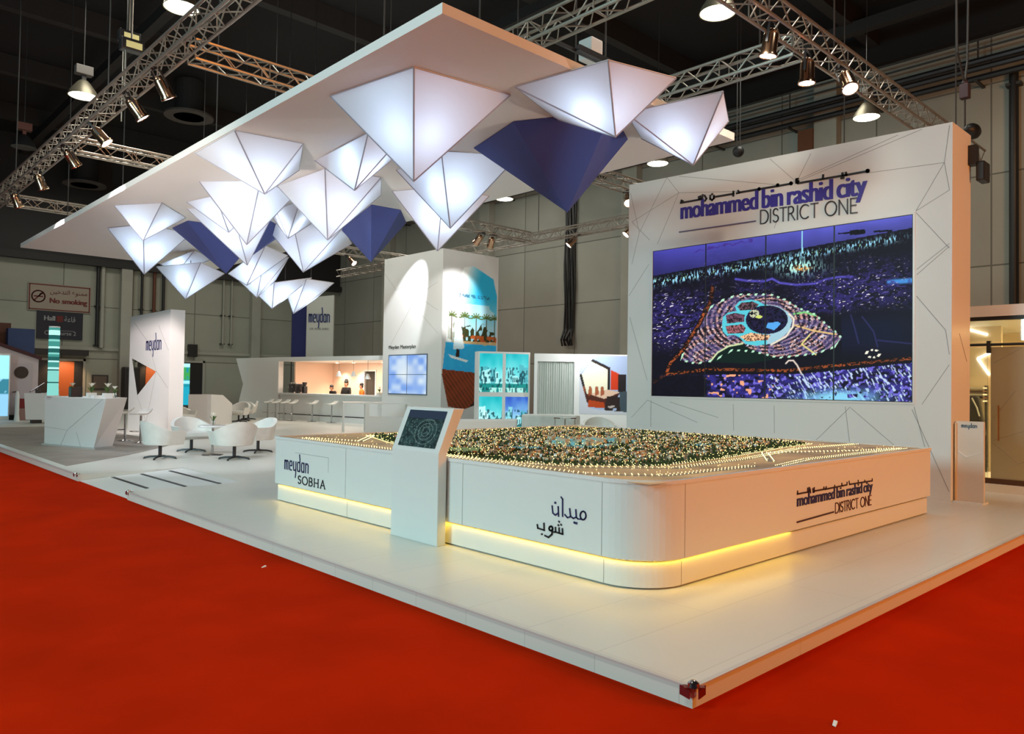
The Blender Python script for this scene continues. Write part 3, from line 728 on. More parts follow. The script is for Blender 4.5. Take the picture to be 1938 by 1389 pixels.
def seg(X, Y, pts):
    d = np.full(X.shape, 1e9)
    for (x0, y0), (x1, y1) in zip(pts[:-1], pts[1:]):
        dx, dy = x1 - x0, y1 - y0; l2 = dx * dx + dy * dy + 1e-9
        k = np.clip(((X - x0) * dx + (Y - y0) * dy) / l2, 0, 1)
        d = np.minimum(d, np.hypot(X - x0 - k * dx, Y - y0 - k * dy))
    return d
def inpoly(X, Y, P):
    r = np.zeros(X.shape, bool); n = len(P)
    for i in range(n):
        x0, y0 = P[i]; x1, y1 = P[(i + 1) % n]
        if y0 == y1: continue
        r ^= ((y0 > Y) != (y1 > Y)) & (X < (x1 - x0) * (Y - y0) / (y1 - y0) + x0)
    return r
def mixc(c, m_, col):
    m_ = np.clip(m_, 0, 1)[..., None]; return c * (1 - m_) + np.array(col) * m_
def city(u, v):
    TL, TR, BR, BL = (100, 536), (1470, 372), (1456, 1347), (88, 1300)
    # the sketch of the picture was laid out on a skewed quadrilateral: carry the unit square over to it
    a_, b_, c_, d_ = [np.array(q, float) for q in (TL, TR, BR, BL)]
    sx, sy = a_ - b_ + c_ - d_; d1 = b_ - c_; d2 = d_ - c_
    det = d1[0] * d2[1] - d2[0] * d1[1]; g = (sx * d2[1] - d2[0] * sy) / det; h = (d1[0] * sy - sx * d1[1]) / det
    s_ = u; t_ = 1 - v; k = u
    den = g * s_ + h * t_ + 1
    X = ((b_[0] - a_[0] + g * b_[0]) * s_ + (d_[0] - a_[0] + h * d_[0]) * t_ + a_[0]) / den
    Y = ((b_[1] - a_[1] + g * b_[1]) * s_ + (d_[1] - a_[1] + h * d_[1]) * t_ + a_[1]) / den
    C_ = np.zeros(u.shape + (3,)) + np.array((0.055, 0.05, 0.10))
    n1 = vnoise(X / 60, Y / 40, 1); n2 = vnoise(X / 6, Y / 5, 2); n3 = vnoise(X / 9, Y / 4, 3); n4 = vnoise(X / 22, Y / 12, 4)
    hz = 665 - 0.165 * (X - 100)                              # horizon line of the pictured city
    sky = Y < hz
    sc_ = np.stack([0.24 + 0.16 * k + 0 * Y, 0.23 + 0.18 * k, 0.58 + 0.28 * k], -1) * (0.92 + 0.12 * n1[..., None]) * (0.72 + .5 * np.clip((hz - Y) / 150, 0, 1))[..., None]
    C_ = np.where(sky[..., None], sc_, C_)
    C_ = mixc(C_, sky * (np.abs(Y - (hz - 100 + 20 * n4)) < 5) * (k > .2) * (k < .45) * .5, (0.25, 0.12, 0.45))
    # dark cloud bars at the right
    C_ = mixc(C_, ((seg(X, Y, [(1080, 462), (1150, 458), (1210, 455)]) < 4 + 9 * (X > 1140)) * 1.0), (0.03, 0.04, 0.06))
    C_ = mixc(C_, (seg(X, Y, [(1270, 455), (1360, 452)]) < 5) * 1.0, (0.03, 0.04, 0.06))
    # skyline lights
    b0 = Y - hz
    band = np.exp(-((b0 - 34 - 10 * n4) / 22.0) ** 2) * (b0 > 4)
    pk = (vnoise(X / 5, Y / 15, 3) > 0.60) * (vnoise(X / 3.2, Y / 18, 9) > .42)
    dens = np.where(X < 960, 1.0, np.where(X < 1400, .8, .25))
    C_ = mixc(C_, band * pk * 1.3 * dens, (0.60, 0.86, 0.98))
    C_ = mixc(C_, band * (vnoise(X / 5, Y / 9, 12) > .84) * .8 * dens, (0.75, 1, 0.75))
    cen = np.exp(-(((X - 880) / 110) ** 2 + ((Y - 635) / 42) ** 2))
    C_ = mixc(C_, cen * (vnoise(X / 5, Y / 16, 5) > .6) * 1.4, (0.7, 0.97, 0.95))
    C_ = mixc(C_, np.exp(-(((X - 890) / 45) ** 2 + ((Y - 640) / 14) ** 2)) * (n2 > .5) * 1.2, (1, .75, .4))
    C_ = mixc(C_, (np.abs(X - 893) < 3.2) * (Y < 560) * (Y > 442) * 1.0, (0.62, 0.9, 0.98))
    # river
    rv = seg(X, Y, [(540, 690), (600, 700), (690, 705), (730, 692), (770, 715), (860, 727), (960, 722), (1020, 700), (1080, 690), (1150, 690)])
    C_ = mixc(C_, np.clip(1.4 - rv / 6.5, 0, 1), (0.36, 0.33, 0.78))
    C_ = mixc(C_, np.clip(1.6 - seg(X, Y, [(1345, 722), (1468, 715)]) / 12, 0, 1), (0.28, 0.62, 0.92))
    # scattered violet districts
    for (cx, cy, rx, ry, st) in ((240, 900, 190, 150, 1), (1180, 760, 330, 95, .9), (1010, 830, 130, 50, .9), (640, 730, 120, 40, .5), (1300, 640, 200, 60, .4), (420, 690, 60, 130, .25)):
        g = np.exp(-(((X - cx) / rx) ** 4 + ((Y - cy) / ry) ** 4))
        C_ = mixc(C_, g * st * (0.2 + .8 * (n4 > .48)) * .8, (0.19, 0.155, 0.44))
        C_ = mixc(C_, g * st * (vnoise((X + Y) / 10, Y / 5, 22) > .80) * .75, (0.40, 0.36, 0.70))
        C_ = mixc(C_, g * st * (vnoise((X + Y) / 12, Y / 5, 21) > .90) * 1.2, (0.98, 0.95, 1.0))
    C_ = mixc(C_, (np.exp(-(((X - 1160) / 330) ** 4 + ((Y - 990) / 95) ** 4)) * .8) * (X > 1090), (0.07, 0.09, 0.20))
    for pts in ([(1140, 890), (1160, 960), (1180, 1040)], [(1200, 900), (1260, 980), (1280, 1060)], [(1280, 1025), (1456, 1045)]):
        C_ = mixc(C_, np.clip(1 - seg(X, Y, pts) / 6, 0, 1) * .6, (0.28, 0.27, 0.55))
    # the glowing district
    P = [(250, 1115), (268, 1040), (330, 930), (400, 840), (470, 800), (560, 772), (720, 775), (800, 805), (870, 850), (960, 885), (1030, 950), (1092, 1012), (1050, 1060), (960, 1090), (760, 1110), (640, 1075), (520, 1065), (430, 1115), (330, 1135)]
    ins = inpoly(X, Y, P)
    rd_ = np.hypot(X - 705, (Y - 905) / .60); st = .55 * (.5 + .5 * np.sin(rd_ / 4.6)) + .55 * vnoise((X + Y * .4) / 12, (Y - X * .25) / 6, 7)
    C_ = np.where(ins[..., None], np.stack([0.10 + 0 * X, 0.08 + 0 * X, 0.12 + 0 * X], -1), C_)
    C_ = mixc(C_, ins * (st > .48) * .85, (0.50, 0.36, 0.42))
    C_ = mixc(C_, ins * (st > .74) * .95, (0.86, 0.66, 0.60))
    C_ = mixc(C_, ins * (vnoise(X / 7, Y / 5, 31) > .80) * .9, (0.92, 0.90, 0.95))
    C_ = mixc(C_, ins * (vnoise(X / 30, Y / 20, 33) > .52) * .5, (0.36, 0.34, 0.60))
    for pts, wd, col in (([(845, 880), (905, 872), (960, 890)], 5, (.5, .85, .5)), ([(850, 940), (950, 970), (1060, 990)], 4, (.95, .8, .5)), ([(930, 990), (885, 1040), (960, 1095)], 4, (.95, .9, .55)), ([(850, 860), (900, 1000)], 3, (.15, .12, .2)), ([(735, 1040), (850, 985)], 4, (.1, .1, .2))):
        C_ = mixc(C_, np.clip(1.5 - seg(X, Y, pts) / wd, 0, 1), col)
    # park lobe, lit rim
    lobe = inpoly(X, Y, [(400, 1125), (440, 1080), (500, 1045), (570, 1035), (640, 1070), (760, 1115), (600, 1140)])
    C_ = np.where(lobe[..., None], np.stack([0.05 + 0 * X, 0.13 + 0 * X, 0.11 + 0 * X], -1), C_)
    C_ = mixc(C_, np.clip(1.6 - seg(X, Y, [(400, 1125), (440, 1078), (500, 1045), (575, 1032)]) / 4, 0, 1), (0.85, 0.92, 0.70))
    # lagoon
    lag = inpoly(X, Y, [(465, 930), (470, 890), (500, 865), (545, 862), (535, 835), (560, 808), (620, 800), (660, 808), (690, 826), (760, 838), (815, 870), (835, 915), (820, 970), (770, 1010), (720, 1035), (650, 1045), (590, 1035), (560, 1000), (530, 985), (490, 990), (468, 965)])
    C_ = np.where(lag[..., None], np.stack([0.36 + .3 * (X > 700), 0.82 + 0 * X, 0.88 + 0 * X], -1), C_)
    for isl, col in (([(548, 838), (570, 816), (630, 810), (664, 826), (642, 852), (565, 857)], (.30, .22, .25)), ([(486, 880), (535, 869), (588, 880), (584, 918), (492, 924)], (.32, .22, .28)), ([(484, 938), (572, 930), (594, 950), (580, 976), (496, 980)], (.46, .28, .30)), ([(560, 995), (620, 975), (720, 990), (705, 1015), (600, 1022)], (.85, .55, .42)), (arc(703, 908, 110, 76, 0, 360, 28), (.09, .08, .18))):
        i_ = inpoly(X, Y, isl); C_ = np.where(i_[..., None], np.array(col) * (0.55 + .9 * (n2[..., None] > .5)), C_)
    C_ = mixc(C_, (((X - 640) / 26) ** 2 + ((Y - 875) / 22) ** 2 < 1) * (n2 > .4) * .9, (.9, .92, .75))
    C_ = mixc(C_, (((X - 665) / 18) ** 2 + ((Y - 892) / 8) ** 2 < 1) * 1., (.85, .9, .45))
    C_ = mixc(C_, inpoly(X, Y, [(695, 950), (705, 925), (760, 920), (775, 930), (740, 965)]) * 1., (.35, .68, .95))
    C_ = mixc(C_, np.clip(1.5 - seg(X, Y, [(722, 1040), (800, 1000), (838, 950), (845, 905), (820, 880)]) / 5, 0, 1), (0.98, 0.93, 0.84))
    # beads of street lamps around the district
    dP = seg(X, Y, P + P[:1]); bead = (np.sin((X + Y * .6) / 6.5) > .45)
    C_ = mixc(C_, (dP < 5) * bead * 1.0, (.75, .95, .82))
    # orange roads
    for pts in ([(415, 730), (405, 800), (350, 920), (260, 1060), (190, 1130), (165, 1190), (100, 1230)], [(170, 1190), (400, 1165), (800, 1178), (1050, 1155), (1456, 1122)]):
        ds = seg(X, Y, pts); C_ = mixc(C_, (ds < 12) * 1., (.10, .06, .05)); C_ = mixc(C_, (ds < 7) * (vnoise(X / 7, Y / 5, 51) > .5) * (.45 + .55 * n1), (.74, .36, .18))
    C_ = mixc(C_, (np.hypot((X - 1255) / 40, (Y - 1095) / 22) > .7) * (np.hypot((X - 1255) / 40, (Y - 1095) / 22) < 1.05) * (np.sin(np.arctan2(Y - 1095, X - 1255) * 6) > 0) * 1., (1, .98, .9))
    C_ = mixc(C_, np.clip(1.5 - seg(X, Y, [(800, 1140), (815, 1125), (840, 1125), (860, 1150), (885, 1200)]) / 4, 0, 1), (.95, .88, .82))
    # foreground houses
    fg = (Y > 1195 - (X > 900) * (X - 900) * .09) * (X > 370) * 1.0
    C_ = mixc(C_, fg * (.15 + .85 * np.clip((vnoise(X / 26, Y / 16, 44) - .3) * 2.5, 0, 1)) * .85, (.22, .19, .58))
    C_ = mixc(C_, fg * (vnoise(X / 13, Y / 11, 41) > .70) * .9, (.47, .43, .88))
    C_ = mixc(C_, fg * (vnoise(X / 17, Y / 15, 42) > .82) * (X < 760) * 1., (.98, .68, .52))
    C_ = mixc(C_, fg * (vnoise((X - Y * .6) / 6, (Y + X * .3) / 22, 43) > .74) * (X > 700) * 1., (.78, .86, .98))
    C_ = mixc(C_, np.exp(-(((X - 1080) / 190) ** 2 + ((Y - 1322) / 40) ** 2)) * 1.15 * (n4 > .25), (.55, .85, .98))
    C_ = mixc(C_, (Y > 1190) * (X < 390) * .7 * (n2 > .5), (.10, .10, .20))
    C_ = mixc(C_, (Y > 1200) * (X < 380) * .55, (.03, .03, .06))
    return C_
for i in range(4):
    y0 = SY0 + (SY1 - SY0) * i / 4; y1 = SY0 + (SY1 - SY0) * (i + 1) / 4
    g = 0.012
    picture('screen_panel', (VX - .006, y0 - g, SZ[0] + g), (0, y1 - y0 + 2 * g, 0), (0, 0, SZ[1] - SZ[0] - 2 * g), 125, 300,
            (lambda i: (lambda u, v: city((i + u) / 4, v)))(i), M['screen'], t)
vw = Plane((VX, 8.37, 4.86), (0, -1, -0.035))
font('lettering', 'mohammed bin rashid city', vw, 0.03, -0.02, 3.46, 0.44, M['violet'], t, bold=0.016, depth=0.012, spacing=0.92, gap=0.8)
m = MB(); word(m, vw, 'DISTRICT ONE', ROM, 1.68, -0.18, 1.68, 0.235, 0.018, .02); m.build('lettering', mat('slate_letters', rgb(74, 76, 84), .4), t)
m = MB(); strokes(m, vw, [[(0, -0.155), (1.58, -0.12)]], 0.02, .02); m.build('underline', mat('violet_grey', rgb(96, 94, 128), .4), t)
AR1 = [[(0.568, 0.218), (0.565, 0.202), (0.556, 0.189), (0.544, 0.181), (0.53, 0.179), (0.518, 0.184), (0.509, 0.195), (0.505, 0.209), (0.508, 0.225), (0.517, 0.238), (0.529, 0.246), (0.543, 0.248), (0.556, 0.243), (0.564, 0.232), (0.568, 0.218)], [(0.517, 0.18), (0.48, 0.178), (0.462, 0.19), (0.455, 0.251)], [(0.461, 0.19), (0.428, 0.176), (0.397, 0.188), (0.387, 0.251)], [(0.394, 0.184), (0.362, 0.173), (0.333, 0.193)], [(0.307, 0.176), (0.304, 0.321), (0.287, 0.336)], [(0.254, 0.251), (0.26, 0.171)], [(0.256, 0.197), (0.222, 0.175), (0.193, 0.189), (0.183, 0.249)]]
AR1D = [[(0.217, 0.28), (0.222, 0.28)], [(0.441, 0.142), (0.444, 0.141)], [(0.463, 0.14), (0.466, 0.14)]]
AR2 = [[(0.088, 0.085), (0.092, 0.027), (0.015, 0.034), (0.007, 0.062)], [(0.062, -0.012), (0.068, -0.011)], [(0.193, 0.057), (0.189, 0.045), (0.179, 0.037), (0.166, 0.035), (0.155, 0.04), (0.151, 0.05), (0.155, 0.062), (0.165, 0.07), (0.178, 0.072), (0.189, 0.067), (0.193, 0.057)], [(0.19, 0.042), (0.185, 0.005), (0.144, -0.026), (0.103, -0.018)], [(0.19, 0.026), (0.229, 0.032), (0.226, 0.069)], [(0.229, 0.032), (0.271, 0.029), (0.268, 0.071)], [(0.271, 0.029), (0.31, 0.026), (0.306, 0.07)], [(0.265, 0.126), (0.269, 0.125)], [(0.258, 0.095), (0.262, 0.094)], [(0.289, 0.103), (0.293, 0.102)]]
KASH_W = [[(0.023, 0.404), (0.48, 0.399)], [(0.07, 0.429), (0.034, 0.45), (0.023, 0.404)], [(0.423, 0.405), (0.415, 0.452)], [(0.457, 0.405), (0.452, 0.46)], [(0.492, 0.403), (0.502, 0.476)], [(0.544, 0.454), (0.583, 0.392), (0.554, 0.357)], [(0.662, 0.434), (0.662, 0.375), (0.703, 0.344), (0.741, 0.371), (0.74, 0.421)], [(0.697, 0.454), (0.706, 0.454)], [(0.74, 0.395), (1.145, 0.386), (1.14, 0.426)], [(1.137, 0.353), (1.145, 0.351)], [(1.234, 0.423), (1.262, 0.385), (1.209, 0.383)], [(1.262, 0.389), (2.235, 0.369)], [(2.357, 0.355), (2.329, 0.369), (2.329, 0.411), (2.367, 0.386), (2.357, 0.355), (3.155, 0.339), (3.506, 0.336)], [(2.325, 0.428), (2.333, 0.429)], [(2.351, 0.429), (2.359, 0.429)], [(2.787, 0.347), (2.791, 0.408)], [(3.112, 0.34), (3.108, 0.379)], [(3.091, 0.304), (3.098, 0.303)], [(3.12, 0.302), (3.127, 0.302)], [(3.18, 0.337), (3.163, 0.377)], [(1.657, 0.38), (1.654, 0.371), (1.645, 0.369), (1.637, 0.374), (1.633, 0.384), (1.636, 0.393), (1.645, 0.395), (1.654, 0.39), (1.657, 0.38)], [(2.005, 0.385), (2.002, 0.376), (1.994, 0.374), (1.985, 0.379), (1.982, 0.389), (1.985, 0.398), (1.993, 0.4), (2.002, 0.395), (2.005, 0.385)], [(2.25, 0.371), (2.245, 0.362), (2.235, 0.359), (2.224, 0.366), (2.219, 0.377), (2.224, 0.386), (2.234, 0.389), (2.245, 0.382), (2.25, 0.371)], [(3.521, 0.336), (3.517, 0.326), (3.506, 0.324), (3.496, 0.33), (3.492, 0.342), (3.496, 0.352), (3.506, 0.354), (3.517, 0.348), (3.521, 0.336)]]
KASH_R = [[(0.002, 0.127), (0.243, 0.126)], [(0.007, 0.153), (0.002, 0.127)], [(0.221, 0.128), (0.221, 0.165)], [(0.243, 0.126), (0.253, 0.169)], [(0.27, 0.129), (0.269, 0.161)], [(0.28, 0.143), (0.286, 0.115)], [(0.334, 0.15), (0.34, 0.115), (0.365, 0.117), (0.365, 0.158)], [(0.367, 0.125), (0.59, 0.124), (0.584, 0.145)], [(0.641, 0.143), (0.619, 0.122), (1.144, 0.126), (1.15, 0.152)], [(0.84, 0.127), (0.84, 0.144)], [(1.021, 0.127), (1.014, 0.151)], [(1.2, 0.159), (1.213, 0.126), (1.585, 0.122), (1.825, 0.118), (1.824, 0.14)], [(1.439, 0.125), (1.439, 0.152)], [(1.612, 0.12), (1.618, 0.139)]]
m = MB(); strokes(m, Plane((VX, 8.37, 4.86), (0, -1, 0)), KASH_W, 0.033, .014); m.build('arabic_lettering', M['black'], t)

# ---------------------------------------------------------------- model table
BX, BY, FX, FY, RR = 4.79, 3.50, 10.95, 9.74, 0.46
def rounded(x0, y0, x1, y1, r, r2=0.05):
    P = []
    for cx, cy, a0, rr in ((x0, y0, 180, r), (x1, y0, 270, r2), (x1, y1, 0, r2), (x0, y1, 90, r2)):
        sx = 1 if cx == x0 else -1; sy = 1 if cy == y0 else -1
        P += arc(cx + sx * rr, cy + sy * rr, rr, rr, a0, a0 + 90, 14 if rr > .1 else 3)
    return P
t = thing('model_table', (7.9, 6.6, 0.12), 'big white display table with a rounded corner carrying a lit city model', 'display table')
def ring(mb, outer, inner, z0, z1, mi=0):
    n = len(outer)
    vs = [(x, y, z0) for x, y in outer] + [(x, y, z1) for x, y in outer] + [(x, y, z0) for x, y in inner] + [(x, y, z1) for x, y in inner]
    fs = []
    for i in range(n):
        j = (i + 1) % n
        fs += [(i, j, n + j, n + i), (2 * n + j, 2 * n + i, 3 * n + i, 3 * n + j), (n + i, n + j, 3 * n + j, 3 * n + i), (j, i, 2 * n + i, 2 * n + j)]
    return mb.add(vs, fs, mi)
body = MB(); O = rounded(BX, BY, FX, FY, RR)
body.prism(O, 0.355, 0.955, 0)
for x in (5.25,): body.box((x - .002, BY - .002, .36), (x + .002, BY + .01, .95), 1)
for y in (3.98, 5.74, 7.9): body.box((BX - .002, y - .002, .36), (BX + .01, y + .002, .95), 1)
body.box((BX - .0015, 8.3, .80), (BX + .01, 9.15, .804), 1); body.box((BX - .0015, 8.3, .62), (BX + .01, 8.304, .804), 1)
body.build('body', [M['white'], M['groove']], t)
rim = MB(); ring(rim, rounded(BX - .012, BY - .012, FX + .012, FY + .012, RR + .012), rounded(BX + .03, BY + .03, FX - .03, FY - .03, RR - .03), 0.955, 0.985); rim.build('rim', M['white_gloss'], t)
pl_ = MB(); pl_.prism(rounded(BX + .03, BY + .03, FX - .03, FY - .03, RR - .03), 0.135, 0.33, 0); pl_.prism(rounded(BX + .06, BY + .06, FX - .06, FY - .06, RR - .06), 0.12, 0.135, 1); pl_.prism(rounded(BX + .1, BY + .1, FX - .1, FY - .1, RR - .1), .33, .356, 1)
for x in (5.25,): pl_.box((x - .002, BY + .028, .137), (x + .002, BY + .06, .328), 1)
for y in (3.98, 7.9): pl_.box((BX + .028, y - .002, .137), (BX + .06, y + .002, .328), 1)
pl_.build('plinth', [M['white'], M['groove']], t)
ls = MB()
def strip(pts, z0, z1):
    for (x0, y0), (x1, y1) in zip(pts[:-1], pts[1:]):
        ls.add([(x0, y0, z0), (x1, y1, z0), (x1, y1, z1), (x0, y0, z1)], [(0, 1, 2, 3)])
R1 = RR - .006
run = [(BX + .006, 9.68), (BX + .006, BY + .006 + R1)] + arc(BX + .006 + R1, BY + .006 + R1, R1, R1, 180, 270, 12)[1:] + [(7.1, BY + .006)]
for (x0, y0), (x1, y1) in zip(run[:-1], run[1:]):
    dx, dy = x1 - x0, y1 - y0; l = math.hypot(dx, dy); nx, ny = -dy / l * .018, dx / l * .018
    ls.add([(x0, y0, .3535), (x1, y1, .3535), (x1 + nx, y1 + ny, .3535), (x0 + nx, y0 + ny, .3535)], [(3, 2, 1, 0)])
ls.build('light_strip', M['warm_led'], t)
# landscape
def land(u, v):
    X = BX + .03 + u * (FX - BX - .06); Y = BY + .03 + v * (FY - BY - .06)
    n1 = vnoise(X * 3, Y * 3, 1); n2 = vnoise(X * 22, Y * 22, 2); n3 = vnoise(X * 9, Y * 9, 3)
    C_ = np.zeros(u.shape + (3,)) + np.array((0.82, 0.68, 0.48))
    C_ *= (0.8 + .35 * n1[..., None])
    ins = inpoly(X, Y, TOWN)
    C_ = mixc(C_, ins * 1., (.30, .30, .18)); C_ = mixc(C_, ins * (n3 > .5) * .8, (.16, .22, .08)); C_ = mixc(C_, ins * (n2 > .62) * .8, (.72, .66, .5))
    C_ = mixc(C_, inpoly(X, Y, [(5.2, 6.7), (5.25, 7.0), (5.7, 7.1), (6.1, 6.75), (5.6, 6.45)]) * 1., (.42, .55, .12))
    for q in LAGOON: C_ = mixc(C_, inpoly(X, Y, q) * 1., (.42, .72, .78))
    for pts in ROADS: C_ = mixc(C_, np.clip(1.4 - seg(X, Y, pts) / .05, 0, 1), (.5, .46, .4))
    return C_
TOWN = [(5.06, 6.55), (5.12, 5.6), (5.4, 4.85), (6.0, 4.3), (7.5, 4.42), (9.2, 4.72), (10.2, 4.8), (10.55, 5.6), (10.6, 8.3), (9.9, 9.4), (7.2, 9.45), (6.0, 9.3), (5.5, 8.0), (5.3, 7.3)]
LAGOON = [[(6.9, 6.3), (7.3, 6.0), (7.6, 6.3), (7.2, 6.7)], [(6.2, 6.5), (6.6, 6.2), (6.7, 6.6), (6.4, 6.8)], [(7.9, 7.3), (8.5, 6.9), (8.9, 7.1), (8.3, 7.6)], [(8.5, 5.5), (8.9, 5.4), (9.0, 5.7), (8.7, 5.8)]]
ROADS = [[(5.0, 6.5), (5.02, 5.4), (5.3, 4.7), (6.0, 4.1), (7.5, 4.2), (9.2, 4.5), (10.8, 4.4)], [(7.4, 3.9), (8.3, 4.45), (9.6, 3.9), (10.5, 3.75)], [(5.0, 9.3), (5.3, 8.4), (6.0, 9.2), (7.0, 9.6)], [(7.0, 3.6), (7.9, 3.75), (10.6, 3.7)], [(4.95, 9.2), (4.95, 4.3), (5.4, 3.8), (6.8, 3.75)]]
M['land'] = picmat('model_landscape', 0)
picture('landscape', (BX + .03, BY + .03, 0.972), (FX - BX - .06, 0, 0), (0, FY - BY - .06, 0), 260, 260, land, M['land'], t)
rnd = random.Random(3)
def inp(x, y, P):
    r_ = False
    for i in range(len(P)):
        x0, y0 = P[i]; x1, y1 = P[(i + 1) % len(P)]
        if (y0 > y) != (y1 > y) and x < (x1 - x0) * (y - y0) / (y1 - y0) + x0: r_ = not r_
    return r_
trees = MB(); lamps = MB(); houses = MB()
def tree(x, y, h, r): trees.add([(x + r, y, .974), (x, y + r, .974), (x - r, y, .974), (x, y - r, .974), (x, y, .974 + h)] , [(0, 1, 4), (1, 2, 4), (2, 3, 4), (3, 0, 4)])
def lampdot(x, y, z, r): lamps.add([(x + r, y, z), (x, y + r, z), (x - r, y, z), (x, y - r, z), (x, y, z + r), (x, y, z - r)], [(0, 1, 4), (1, 2, 4), (2, 3, 4), (3, 0, 4), (1, 0, 5), (2, 1, 5), (3, 2, 5), (0, 3, 5)])
inner = lambda x, y: any(inp(x, y, q) for q in LAGOON)
def dpoly(x, y, pts):
    best = 9
    for (x0, y0), (x1, y1) in zip(pts[:-1], pts[1:]):
        dx, dy = x1 - x0, y1 - y0; k = max(0, min(1, ((x - x0) * dx + (y - y0) * dy) / (dx * dx + dy * dy + 1e-9)))
        best = min(best, math.hypot(x - x0 - k * dx, y - y0 - k * dy))
    return best
edge_ = TOWN + TOWN[:1]
n_ = 0
while n_ < 5200:
    x = rnd.uniform(5, 10.7); y = rnd.uniform(4.1, 9.6)
    if not inp(x, y, TOWN) or inner(x, y) or inp(x, y, [(5.2, 6.7), (5.25, 7.0), (5.7, 7.1), (6.1, 6.75), (5.6, 6.45)]): continue
    d = dpoly(x, y, edge_); n_ += 1
    if d < .3 or rnd.random() < .45: tree(x, y, rnd.uniform(.024, .046), rnd.uniform(.014, .026))
    elif rnd.random() < .55:
        s = rnd.uniform(.012, .026); h = rnd.uniform(.012, .03); houses.box((x - s, y - s * .8, .973), (x + s, y + s * .8, .973 + h), rnd.choice((0, 0, 0, 1, 2)))
    else: tree(x, y, rnd.uniform(.016, .03), rnd.uniform(.01, .018))
for i in range(3000):
    x = rnd.uniform(5, 10.7); y = rnd.uniform(4.1, 9.6)
    if inp(x, y, TOWN): lampdot(x, y, .985 + rnd.uniform(0, .028), rnd.uniform(.0022, .0044))
for pts in ROADS + [edge_]:
    for (x0, y0), (x1, y1) in zip(pts[:-1], pts[1:]):
        l = math.hypot(x1 - x0, y1 - y0); k = max(1, int(l / .055))
        for i in range(k):
            for s in (-.035, .035):
                lampdot(x0 + (x1 - x0) * i / k - (y1 - y0) / l * s, y0 + (y1 - y0) * i / k + (x1 - x0) / l * s, .982, .0045)
for i in range(500):
    x = rnd.uniform(4.9, 10.8); y = rnd.uniform(3.7, 9.6)
    if not inp(x, y, TOWN): lampdot(x, y, .981, .003)
for i in range(46):
    a = rnd.uniform(0, 6.28); q = rnd.uniform(.1, .55); x = 7.7 + q * 1.2 * math.cos(a); y = 6.6 + q * math.sin(a)
    s = rnd.uniform(.02, .045); houses.box((x - s, y - s, .973), (x + s, y + s, .973 + rnd.uniform(.03, .07)), rnd.choice((0, 0, 3)))
tag(trees.build('model_trees', mat('model_tree_green', (.022, .05, .012), .9), t), kind='stuff')
tag(houses.build('model_houses', [mat('model_house_cream', (.62, .54, .40), .7), mat('model_house_terracotta', (.55, .26, .12), .7), mat('model_house_white', (.8, .8, .8), .6), mat('model_house_teal', (.3, .6, .65), .5)], t), kind='stuff')
tag(lamps.build('model_lights', emis('model_light', (1.0, .76, .26), 8.0), t), kind='stuff')
# lettering on the left and right faces
lp = Plane((BX, 9.42, .50), (0, -1, 0))
m = MB(); word(m, lp, 'meydan', LOGO, 0.0, 0.07, 0.64, 0.115, 0.014, .008); m.build('lettering', M['navy'], t)
m = MB(); word(m, lp, 'SOBHA', ROM, 0.37, -.085, 0.69, 0.1, 0.012, .008, gap=.2, serif=.09); m.build('lettering', M['black'], t)
ap = Plane((BX, 4.715, .44), (0, -1, 0))
m = MB(); strokes(m, ap, AR1, .011, .008); strokes(m, ap, AR1D, .017, .008); m.build('arabic_lettering', M['navy'], t)
m = MB(); strokes(m, ap, AR2, .014, .008); m.build('arabic_lettering', M['black'], t)
rp = Plane((7.17, BY, .575), (1, 0, 0))
font('lettering', 'mohammed bin rashid city', rp, 0.0, -.035, 1.83, .155, M['navy'], t, bold=.006, depth=.006, spacing=.92, gap=.8)
m = MB(); word(m, rp, 'DISTRICT ONE', ROM, .86, -.15, .95, .105, .011, .006, gap=.06); m.build('lettering', mat('bronze_letters', rgb(92, 40, 30), .45), t)
m = MB(); strokes(m, rp, [[(0, -.148), (.82, -.132)]], .016, .006); m.build('underline', mat('maroon_line', rgb(54, 16, 30), .45), t)
m = MB(); strokes(m, rp, KASH_R, .016, .006); m.build('arabic_lettering', mat('maroon_ink', rgb(44, 14, 30), .45), t)

# ---------------------------------------------------------------- touch screen kiosk in front of it
t = thing('touch_kiosk', (4.7, 6.35, 0.12), 'slim white kiosk with a tilted touch screen before the model table', 'kiosk')
prof = [(4.66, .12), (4.66, 1.035), (4.845, 1.475), (4.985, 1.475), (4.765, 1.02), (4.765, .12)]
kb = MB(); kb.loft([(x, 5.965, z) for x, z in prof], [(x, 6.765, z) for x, z in prof]); kbo = kb.build('body', M['white'], t, bevel=.006)
def ks(x, s): return (4.66 + .185 * s - .006, x, 1.035 + .44 * s + .002)
def kmap(u, v):
    n = vnoise(u * 22 + 3 * v, v * 16, 3); r_ = np.hypot(u - .62, (v - .42) * .8)
    C_ = np.zeros(u.shape + (3,)) + np.array((.13, .22, .23)); C_ = mixc(C_, (n > .5) * .7, (.22, .36, .36)); C_ = mixc(C_, (vnoise(u * 40, v * 30, 4) > .72) * (v < .75) * .7, (.45, .60, .58))
    for k in (.1, .18, .27): C_ = mixc(C_, (np.abs(r_ - k) < .008) * .7, (.55, .7, .66))
    return mixc(C_, (v > .78) * 1., (.20, .27, .36))
a0 = ks(6.675, .09); a1 = ks(6.045, .09); a2 = ks(6.675, .93)
picture('screen', a0, tuple(a1[i] - a0[i] for i in range(3)), tuple(a2[i] - a0[i] for i in range(3)), 90, 70, kmap, picmat('kiosk_screen', .55), kbo)

